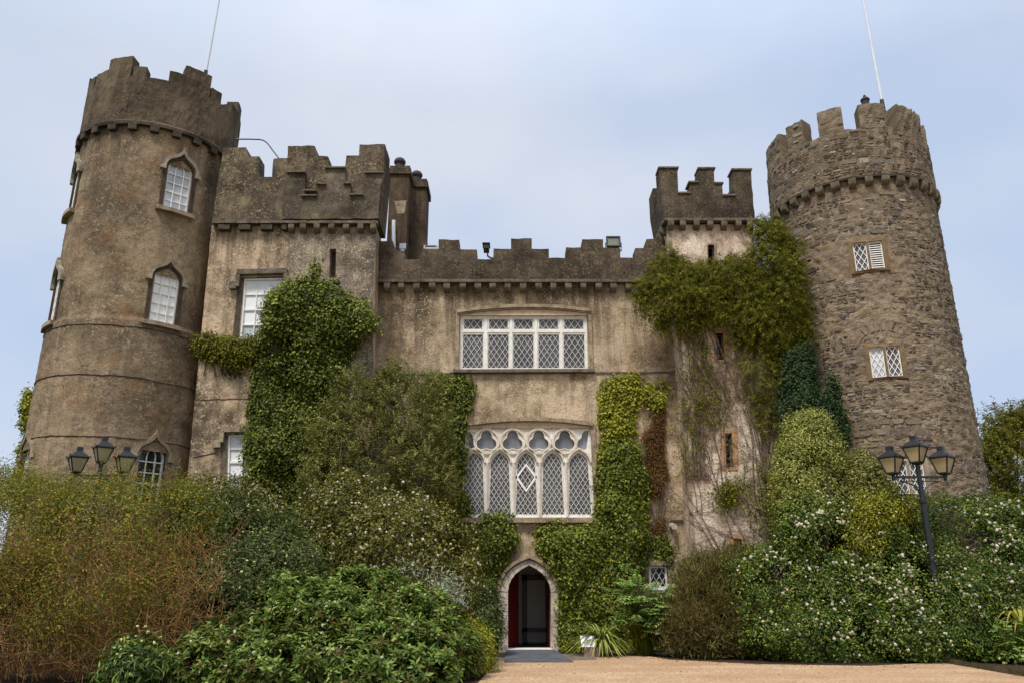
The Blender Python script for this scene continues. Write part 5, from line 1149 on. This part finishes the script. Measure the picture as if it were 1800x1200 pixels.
p = np.concatenate([poly_pts(q, YB, .12, 120, 9, .13, 50 + i)[0] for i, q in enumerate(([(1192, 575), (1300, 580), (1368, 640), (1378, 800), (1355, 930), (1250, 900), (1205, 800)], [(1195, 640), (1260, 640), (1290, 740), (1230, 760), (1200, 740)], [(1300, 830), (1370, 800), (1370, 960), (1320, 930)], [(1260, 850), (1300, 850), (1300, 890), (1262, 888)]))])
o_ = unit(np.tile([0, -1., .3], (len(p), 1)) + rng.normal(0, .4, (len(p), 3))); d, nr = orient(o_, .3, .6, .4); leaf_mesh('foliage', p, d, nr, sz(len(p), .05, .09), sz(len(p), .025, .04), rng.random(len(p)), M['l_climber'], vine, vo)
def on_right_tower(pt): return RY - np.sqrt(np.maximum(RR**2 - (pt[:, 0] - RX)**2, .04)) + .0
ivy('ivy', 'dark pointed ivy growing up the rubble tower, taller mass', 'ivy', [(1372, 720), (1378, 660), (1395, 625), (1412, 603), (1424, 625), (1432, 680), (1436, 740), (1430, 770), (1380, 770)], 21.35, .5, 420, 32, .1, 'l_ivy_deep', (.05, .1), (.03, .06), 34, CL, 4)
ivy('ivy', 'dark slim pointed ivy growing up the rubble tower', 'ivy', [(1435, 730), (1448, 690), (1458, 650), (1466, 660), (1472, 700), (1484, 750), (1480, 780), (1440, 780)], 20.95, .4, 240, 32, .09, 'l_ivy_deep', (.05, .1), (.03, .06), 35, CL, 4)
def on_left_tower(pt): return LY - np.sqrt(np.maximum(LR**2 - (pt[:, 0] - LX)**2, .0)) - .0
ivy('ivy', 'thin yellowish ivy up the outer edge of the left tower', 'ivy', [(36, 830), (40, 770), (44, 720), (54, 680), (66, 676), (64, 720), (54, 770), (50, 850)], LY - .2, .35, 130, 28, .09, 'l_ivy_yellow', (.06, .1), (.05, .08), 36, CL, 3)

# ---- shrubs and trees
SH = 'shrubs round the castle forecourt'
# feathery olive tree before the entrance wall
def sprays(cc, out, per, length, seed):
    """upright shoots with leaves strung along them"""
    g = np.random.default_rng(seed + 200); n = len(cc); ax = unit(out * .7 + np.array([0, 0, .7]) + g.normal(0, .45, (n, 3))); idx = np.repeat(np.arange(n), per); t = g.random(n * per)
    ln = length * (.5 + g.random(n)); p = cc[idx] + ax[idx] * ((t - .4) * ln[idx])[:, None] + g.normal(0, .018, (n * per, 3)); return p, unit(ax[idx] + g.normal(0, .5, (n * per, 3))), g.random(n)[idx]
def leafy_tree(label, lobes, nclump, per, spread, leaf, L, Wd, seed, Y, base_px, bark='bark_grey', cat='tree', shell=.9, stems=26, droop=.0, up=.6, group=None, r0=.07, spray=0.):
    p, o, cl, cc, out = blob_pts(lobes, nclump, per, spread, shell, seed=seed, hol=-.6 if spray else -.8)
    if spray: p, o, cl = sprays(cc, out, per, spray, seed)
    b = P(base_px, 1000, Y); base = np.array([b[0], Y, 0.])
    e = tag(empty('tree', base, world=False), label, cat, group); d, nr = orient(o, up, .7, droop)
    leaf_mesh('crown', p, d, nr, sz(len(p), *L), sz(len(p), *Wd), cl, M[leaf], e, base)
    mb = MB(); br = cc[rng.choice(len(cc), stems, replace=False)]; fork = base + np.array([0, 0, .9]); mb.tube([base - np.array([0, 0, .05]), base + np.array([.03, .02, .5]), fork], r0 * 1.5, r0, 7, cap=False); branch_tree(mb, fork, br, r0 * .6, .008, .1, 8)
    mb.build('trunk', M[bark], e, origin=base, recalc=False).location = (0, 0, 0); return e
leafy_tree('feathery olive green young tree growing in front of the ivy strip', [(640, 800, 95, 110, 20.4, 1.0), (700, 730, 60, 75, 20.6, .8), (755, 740, 40, 80, 20.7, .6), (620, 720, 40, 70, 20.4, .6), (580, 850, 50, 70, 20.2, .8), (740, 850, 60, 80, 20.6, .8), (690, 690, 35, 50, 20.7, .4), (640, 880, 90, 60, 20.2, .9)], 3000, 30, .12, 'l_olive', (.055, .11), (.015, .028), 41, 20.4, 670, group=None, spray=.5, stems=34, r0=.05)
leafy_tree('rounded pale green evergreen shrub against the rubble tower', [(1425, 785, 46, 66, 20.5, .7), (1405, 835, 40, 66, 20.4, .65), (1448, 830, 32, 56, 20.4, .55), (1412, 885, 50, 36, 20.35, .6)], 1100, 34, .1, 'l_pitto', (.05, .1), (.022, .038), 42, 20.4, 1425, 'bark_dark', 'shrub', .4, 14, group=SH)
leafy_tree('bushy yellow green shrub to the left of the right lamp post', [(1515, 838, 38, 42, 20.5, .45), (1545, 868, 28, 32, 20.4, .45), (1490, 872, 36, 40, 20.5, .45)], 560, 30, .1, 'l_olive', (.06, .1), (.025, .04), 43, 20.2, 1520, 'bark_dark', 'shrub', .5, 12, group=SH)
leafy_tree('dark olive conifer behind the right edge of the rubble tower', [(1790, 800, 50, 75, 31, 2), (1765, 850, 38, 60, 31, 2), (1820, 830, 60, 110, 31, 2), (1745, 790, 12, 25, 31, .8), (1775, 930, 60, 60, 31, 2)], 1700, 44, .24, 'l_cypress', (.1, .2), (.03, .05), 44, 31, 1800, 'bark_dark', 'tree', .7, 22, r0=.15, spray=1.0)
# left foreground: twiggy bush
tb, tbase, tcc, tout = shrub('shrub', 'large brown twiggy bush with small leaves and red flowers at far left', 'shrub', [(170, 950, 170, 110, 15.5, 1.3), (40, 960, 160, 110, 15.3, 1.3), (290, 930, 90, 85, 15.8, 1.0), (170, 1050, 160, 90, 15.0, 1.0), (-60, 1000, 150, 110, 15.2, 1.2), (40, 880, 90, 45, 16, .8), (-10, 930, 110, 100, 16.2, 1.0), (200, 905, 120, 50, 16.2, .9), (15, 940, 70, 100, 17.5, 1.0), (300, 915, 80, 46, 16.8, .8), (85, 850, 34, 26, 16.4, .4), (215, 846, 24, 22, 16.4, .4), (350, 872, 40, 24, 16.9, .4), (30, 842, 24, 28, 16.8, .4)], 3200, 28, .15, 'l_fuchsia', (.035, .07), (.018, .034), 51, group=SH, stems=0, shell=.6, fl=(34, 'flower_red', .035, 5))
mb = MB(); gt = np.random.default_rng(9)
for i in range(650):                      # arching wands out of the stool
    cx = gt.uniform(-190, 360); top = gt.uniform(880, 1060); Y = gt.uniform(14.2, 16.2); b = np.array([P(cx, 1150, Y)[0] * .75 + tbase[0] * .25, Y * .6 + 15.2 * .4, gt.uniform(0, .3)]); t = P(cx + gt.normal(0, 70), top, Y - gt.uniform(0, .6))
    m = (b + t) / 2 + np.array([gt.normal(0, .25), gt.normal(0, .2), .25 + gt.uniform(0, .3)]); mb.tube([tuple((1 - s)**2 * b + 2 * s * (1 - s) * m + s * s * t) for s in np.linspace(0, 1, 7)], gt.uniform(.004, .009), .002, 4, cap=False)
for i in range(2600):                     # fine side twigs
    cx = gt.uniform(-120, 390); cy = gt.uniform(950, 1190); Y = gt.uniform(13.9, 15.2); b = P(cx, cy, Y); dd = unit(np.array([gt.normal(0, .7), gt.normal(-.3, .5), gt.normal(.5, .6)])) * gt.uniform(.2, .6); mb.tube([b, b + dd * .5 + gt.normal(0, .03, 3), b + dd], .0032, .0015, 3, cap=False)
mb.build('twigs', M['bark'], tb, origin=tbase, recalc=False).location = (0, 0, 0)
shrub('shrub', 'grey green shrub with cream flowers behind the twiggy bush', 'shrub', [(420, 980, 105, 90, 16.6, 1.0), (380, 920, 90, 60, 17.0, .9), (500, 1000, 80, 80, 16.4, .9), (400, 1060, 110, 90, 15.9, .9)], 1000, 30, .12, 'l_sage', (.06, .11), (.022, .036), 52, group=SH, fl=(46, 'flower_lime', .05, 7))
shrub('shrub', 'rounded white flowered shrub under the lower sash window', 'shrub', [(395, 890, 75, 48, 18.2, .8), (440, 905, 55, 40, 18.0, .8), (360, 880, 50, 36, 18.3, .7)], 420, 28, .1, 'l_laurel_brown', (.05, .09), (.025, .045), 53, group=SH, fl=(130, 'flower_white', .055, 8))
shrub('shrub', 'broad dark mound with many small white flowers left of the door', 'shrub', [(690, 975, 140, 105, 17.6, 1.3), (610, 920, 75, 75, 17.8, 1.0), (770, 1000, 75, 90, 17.5, 1.0), (560, 960, 60, 70, 17.7, .9), (660, 1050, 150, 70, 17.2, 1.0)], 1500, 30, .11, 'l_laurel_brown', (.05, .1), (.026, .048), 54, group=SH, fl=(560, 'flower_white', .058, 8))
shrub('shrub', 'bright green whorled leaf bush at the gravel edge in front', 'shrub', [(560, 1110, 130, 85, 15.0, 1.0), (720, 1110, 110, 85, 15.3, .9), (430, 1140, 110, 70, 14.7, .8), (640, 1050, 95, 55, 15.8, .8), (790, 1150, 60, 55, 15.6, .6), (500, 1045, 60, 40, 15.6, .6), (560, 1175, 250, 70, 14.3, .8), (355, 1165, 60, 60, 14.3, .6), (650, 1140, 160, 70, 14.7, .8)], 2600, 12, .07, 'l_bright', (.085, .15), (.042, .068), 55, group=SH, up=1.2, curl=.3, fl=(16, 'flower_white', .05, 7), whorl=True, shell=.6, bark='bark_dark', stems=0, kind2=('l_laurel_brown', .3, (.05, .1), (.025, .045)))
shrub('shrub', 'small lime green bush spilling onto the gravel by the door', 'shrub', [(825, 1140, 42, 42, 16.8, .5), (800, 1170, 50, 34, 16.2, .5), (848, 1160, 24, 26, 16.9, .35)], 420, 22, .07, 'l_lime', (.05, .08), (.018, .03), 56, group=SH, stems=12)
shrub('shrub', 'silver leaved wispy shrub between the flowering mound and bright bush', 'shrub', [(745, 1020, 48, 24, 16.2, .4), (790, 1050, 26, 26, 16.2, .3), (715, 1010, 22, 24, 16.2, .3)], 60, 16, .1, 'l_silver', (.08, .14), (.012, .02), 57, group=SH, stems=14, bark='bark_grey')
shrub('shrub', 'dark rosette leaved shrub against the left door jamb', 'shrub', [(845, 1080, 34, 50, 20.6, .5), (820, 1060, 30, 45, 20.6, .5), (850, 1110, 30, 34, 20.3, .4)], 330, 26, .09, 'l_sage', (.08, .14), (.018, .03), 58, group=SH, stems=14)
e_, hb, hcc, ho = shrub('hellebore', 'low dark leaved plant with pale green flower heads at bottom left', 'plant', [(250, 1160, 62, 34, 13.9, .6), (215, 1180, 40, 30, 13.8, .4)], 130, 14, .1, 'l_laurel', (.12, .2), (.025, .04), 59, stems=10, droop=.5, up=1.0, fl=(16, 'flower_lime', .06, 9))
# right side
eB, bB, cB, oB = shrub('shrub', 'huge dark glossy bush with white flower heads around the right lamp post', 'shrub', [(1530, 1050, 220, 105, 20.1, .95), (1400, 1050, 130, 95, 20.1, .9), (1450, 945, 92, 68, 20.0, .65), (1545, 925, 70, 55, 20.0, .55), (1660, 1060, 150, 115, 20.0, .95), (1700, 955, 130, 85, 20.6, .7), (1790, 980, 90, 100, 20.3, .8), (1560, 940, 120, 60, 20.5, .5), (1480, 1115, 190, 52, 19.5, .75), (1650, 1105, 110, 58, 19.35, .6), (1600, 1060, 60, 58, 19.5, .55), (1760, 1080, 60, 70, 19.7, .6), (1632, 1125, 60, 40, 19.0, .42)], 4400, 30, .1, 'l_laurel', (.045, .095), (.022, .042), 61, group=SH, fl=(210, 'flower_white', .07, 12), kind2=('l_lime', .11, (.04, .08), (.02, .035)))
g_ = np.random.default_rng(77); sc_ = oB[:, 2] * .3 - oB[:, 1] * .8 + g_.random(len(oB)) * .7; ii = np.argsort(-sc_)[:900]; ii = g_.choice(ii, 420, replace=False)
cen = cB[g_.choice(ii, 26)]; dcl = np.min(np.linalg.norm(cB[ii][:, None] - cen[None], axis=-1), 1); near = ii[dcl < .38]
flowers(eB, bB, (np.concatenate([cB[near] + oB[near] * .13, cB[near] + oB[near] * .12 + g_.normal(0, .08, (len(near), 3))]), np.concatenate([oB[near], oB[near]])), M['flower_white'], .07, 11, 'flower_clusters')
flowers(eB, bB, (cB[ii[:170]] + oB[ii[:170]] * .12, oB[ii[:170]]), M['flower_pink'], .055, 8, 'flower_buds')
shrub('shrub', 'yellow green leafy patch on top of the huge white flowered bush', 'shrub', [(1535, 905, 52, 40, 19.75, .4), (1570, 890, 34, 30, 19.85, .4), (1510, 950, 40, 30, 19.6, .3)], 380, 26, .09, 'l_ivy_yellow', (.04, .08), (.02, .036), 62, group=SH, stems=10, fl=(30, 'flower_white', .05, 8))
p, o, cl, cc, out = blob_pts([(1270, 1080, 95, 95, 20.6, 1.0), (1225, 1100, 55, 70, 20.7, .8), (1330, 1100, 80, 80, 20.4, .8), (1290, 1010, 55, 42, 20.9, .6), (1240, 1030, 40, 36, 20.9, .5)], 1600, 26, .1, .35, seed=63)
bb = P(1270, 1080, 20.6); base = np.array([bb[0], bb[1], 0]); e = tag(empty('shrub', base, world=False), 'dense fine textured brown green mound right of the small lattice window', 'shrub', SH)
d = unit(o * .6 + np.array([.25, 0, .5]) + rng.normal(0, .45, o.shape)); leaf_mesh('foliage', p, d, unit(rng.normal(size=o.shape)), sz(len(p), .12, .26), sz(len(p), .008, .016), cl, M['l_broom'], e, base)
mb = MB(); branch_tree(mb, base, cc[rng.choice(len(cc), 60, replace=False)], .02, .004); mb.build('branches', M['bark_dark'], e, origin=base, recalc=False).location = (0, 0, 0)
# blue green melianthus: pinnate leaves
def pinnate(label, name, cat, centers, leaf, L, Y, seed, n, base):
    g = np.random.default_rng(seed); pts, ds, ns, Ls, Ws, cl = [], [], [], [], [], []; st = MB()
    for i in range(n):
        px, py = centers[g.integers(len(centers))]; c = P(px + g.normal(0, 9), py + g.normal(0, 9), Y + g.uniform(-.3, .3)); dirv = unit(np.array([g.normal(0, .8), -.5 + g.normal(0, .3), .25 + g.normal(0, .35)]))
        side = unit(np.cross(dirv, np.array([0, 0, 1.]))); k = 5; k_cl = g.random()
        for s in range(k):
            q = c + dirv * L * (s + 1) / k + np.array([0, 0, -.05 * (s / k)**2])
            for sg in (-1, 1): pts.append(q); ds.append(unit(side * sg + dirv * .5 + np.array([0, 0, -.15]))); ns.append(np.array([0, -.4, 1.])); Ls.append(L * .42 * (1 - .3 * abs(s - 2) / 2)); Ws.append(L * .15); cl.append(k_cl)
        st.tube([base + np.array([g.normal(0, .1), g.normal(0, .08), 0]), (base + c) / 2 + np.array([0, 0, .15]), c, c + dirv * L], .012, .004, 4, cap=False)
    e = tag(empty(name, base, world=False), label, cat); leaf_mesh('foliage', np.array(pts), np.array(ds), np.array(ns), np.array(Ls), np.array(Ws), np.array(cl), M[leaf], e, base)
    st.build('stems', M['l_lime'], e, origin=base, recalc=False).location = (0, 0, 0)
bs = P(1130, 1120, 21.3); pinnate('blue green feather leaved plant under the small lattice window', 'melianthus', 'plant', [(1095, 1045), (1110, 1060), (1130, 1050), (1148, 1062), (1120, 1085), (1145, 1090), (1165, 1055), (1168, 1070), (1112, 1030), (1100, 1090), (1160, 1085)], 'l_blue', .36, 20.75, 71, 210, np.array([bs[0], 21.3, 0]))
bs = P(1790, 1130, 18.9); pinnate('blue green feathery plant at the right edge of the gravel', 'melianthus', 'plant', [(1780, 1110), (1800, 1090), (1800, 1130), (1770, 1130), (1760, 1100)], 'l_blue', .26, 18.9, 72, 50, np.array([bs[0], 18.9, 0]))
def strap(label, name, px, py, Y, n, Lr, wid, leaf, seed, rise=1.0):
    g = np.random.default_rng(seed); b = P(px, py, Y); base = np.array([b[0], Y, max(0., b[2])]); mb = MB(); e = tag(empty(name, base, world=False), label, 'plant')
    for i in range(n):
        a = g.uniform(0, 2 * math.pi); L = g.uniform(*Lr); h = np.array([math.cos(a), math.sin(a), 0]); sd_ = np.array([-math.sin(a), math.cos(a), 0]); st = g.uniform(.25, .8); o0 = base + h * g.uniform(0, .15) + np.array([0, 0, .01])
        prev = None
        for s in np.linspace(0, 1, 7):
            c = o0 + h * L * (s * .75 * st + .25 * s * s) + np.array([0, 0, rise * L * (1.1 * s * (1.25 - st * .5) - s * s * (.55 + st * .75))]); c[2] = max(c[2], .01); w = wid * (1 - s**2.2) * (.6 + .4 * min(1, s * 4)) + .002
            cur = (c - sd_ * w / 2, c + np.array([0, 0, -w * .15]), c + sd_ * w / 2)
            if prev: mb.mesh([prev[0], prev[1], prev[2], cur[0], cur[1], cur[2]], [(0, 1, 4, 3), (1, 2, 5, 4)])
            prev = cur
    # weld so that every blade is one piece
    o = mb.build('foliage', M[leaf], e, origin=base, recalc=False); o.location = (0, 0, 0); bm = bmesh.new(); bm.from_mesh(o.data); bmesh.ops.remove_doubles(bm, verts=bm.verts, dist=1e-5); bm.to_mesh(o.data); bm.free(); return e
strap('striped strap leaved clump behind the white plaque', 'strap_plant', 1058, 1145, 20.95, 200, (.85, 1.4), .06, 'l_strap', 81)
strap('broad leaved green clump beside the brown green mound', 'strap_plant', 1150, 1135, 20.9, 22, (.45, .75), .11, 'l_bright', 82, 1.2)
strap('yellow green sword leaved plant at the right picture edge', 'strap_plant', 1800, 1110, 18.8, 26, (.7, 1.3), .06, 'l_yucca', 83, 1.2)
shrub('ground_cover', None, None, [(1075, 1140, 50, 8, 21.9, .25), (1140, 1140, 40, 9, 21.7, .25), (1010, 1138, 25, 8, 21.9, .2)], 90, 22, .06, 'l_ivy_yellow', (.04, .08), (.03, .05), 84, stems=0)[0]['kind'] = 'stuff'
shrub('ground_cover', None, None, [(1740, 1150, 60, 26, 19.6, .5), (1790, 1160, 60, 26, 18.9, .5), (1700, 1150, 30, 16, 19.9, .3)], 260, 20, .08, 'l_bright', (.08, .15), (.04, .07), 85, stems=0, up=1.)[0]['kind'] = 'stuff'

p = LIT[0]; d = unit(np.stack([rng.normal(size=len(p)), rng.normal(size=len(p)), np.full(len(p), .12)], -1)); nr = unit(np.stack([rng.normal(0, .3, len(p)), rng.normal(0, .3, len(p)), np.ones(len(p))], -1))
lo = leaf_mesh('fallen_leaves', p, d, nr, sz(len(p), .03, .07), sz(len(p), .02, .04), rng.random(len(p)), M['l_red'], None, (0, 0, 0)); tag(lo, kind='stuff')
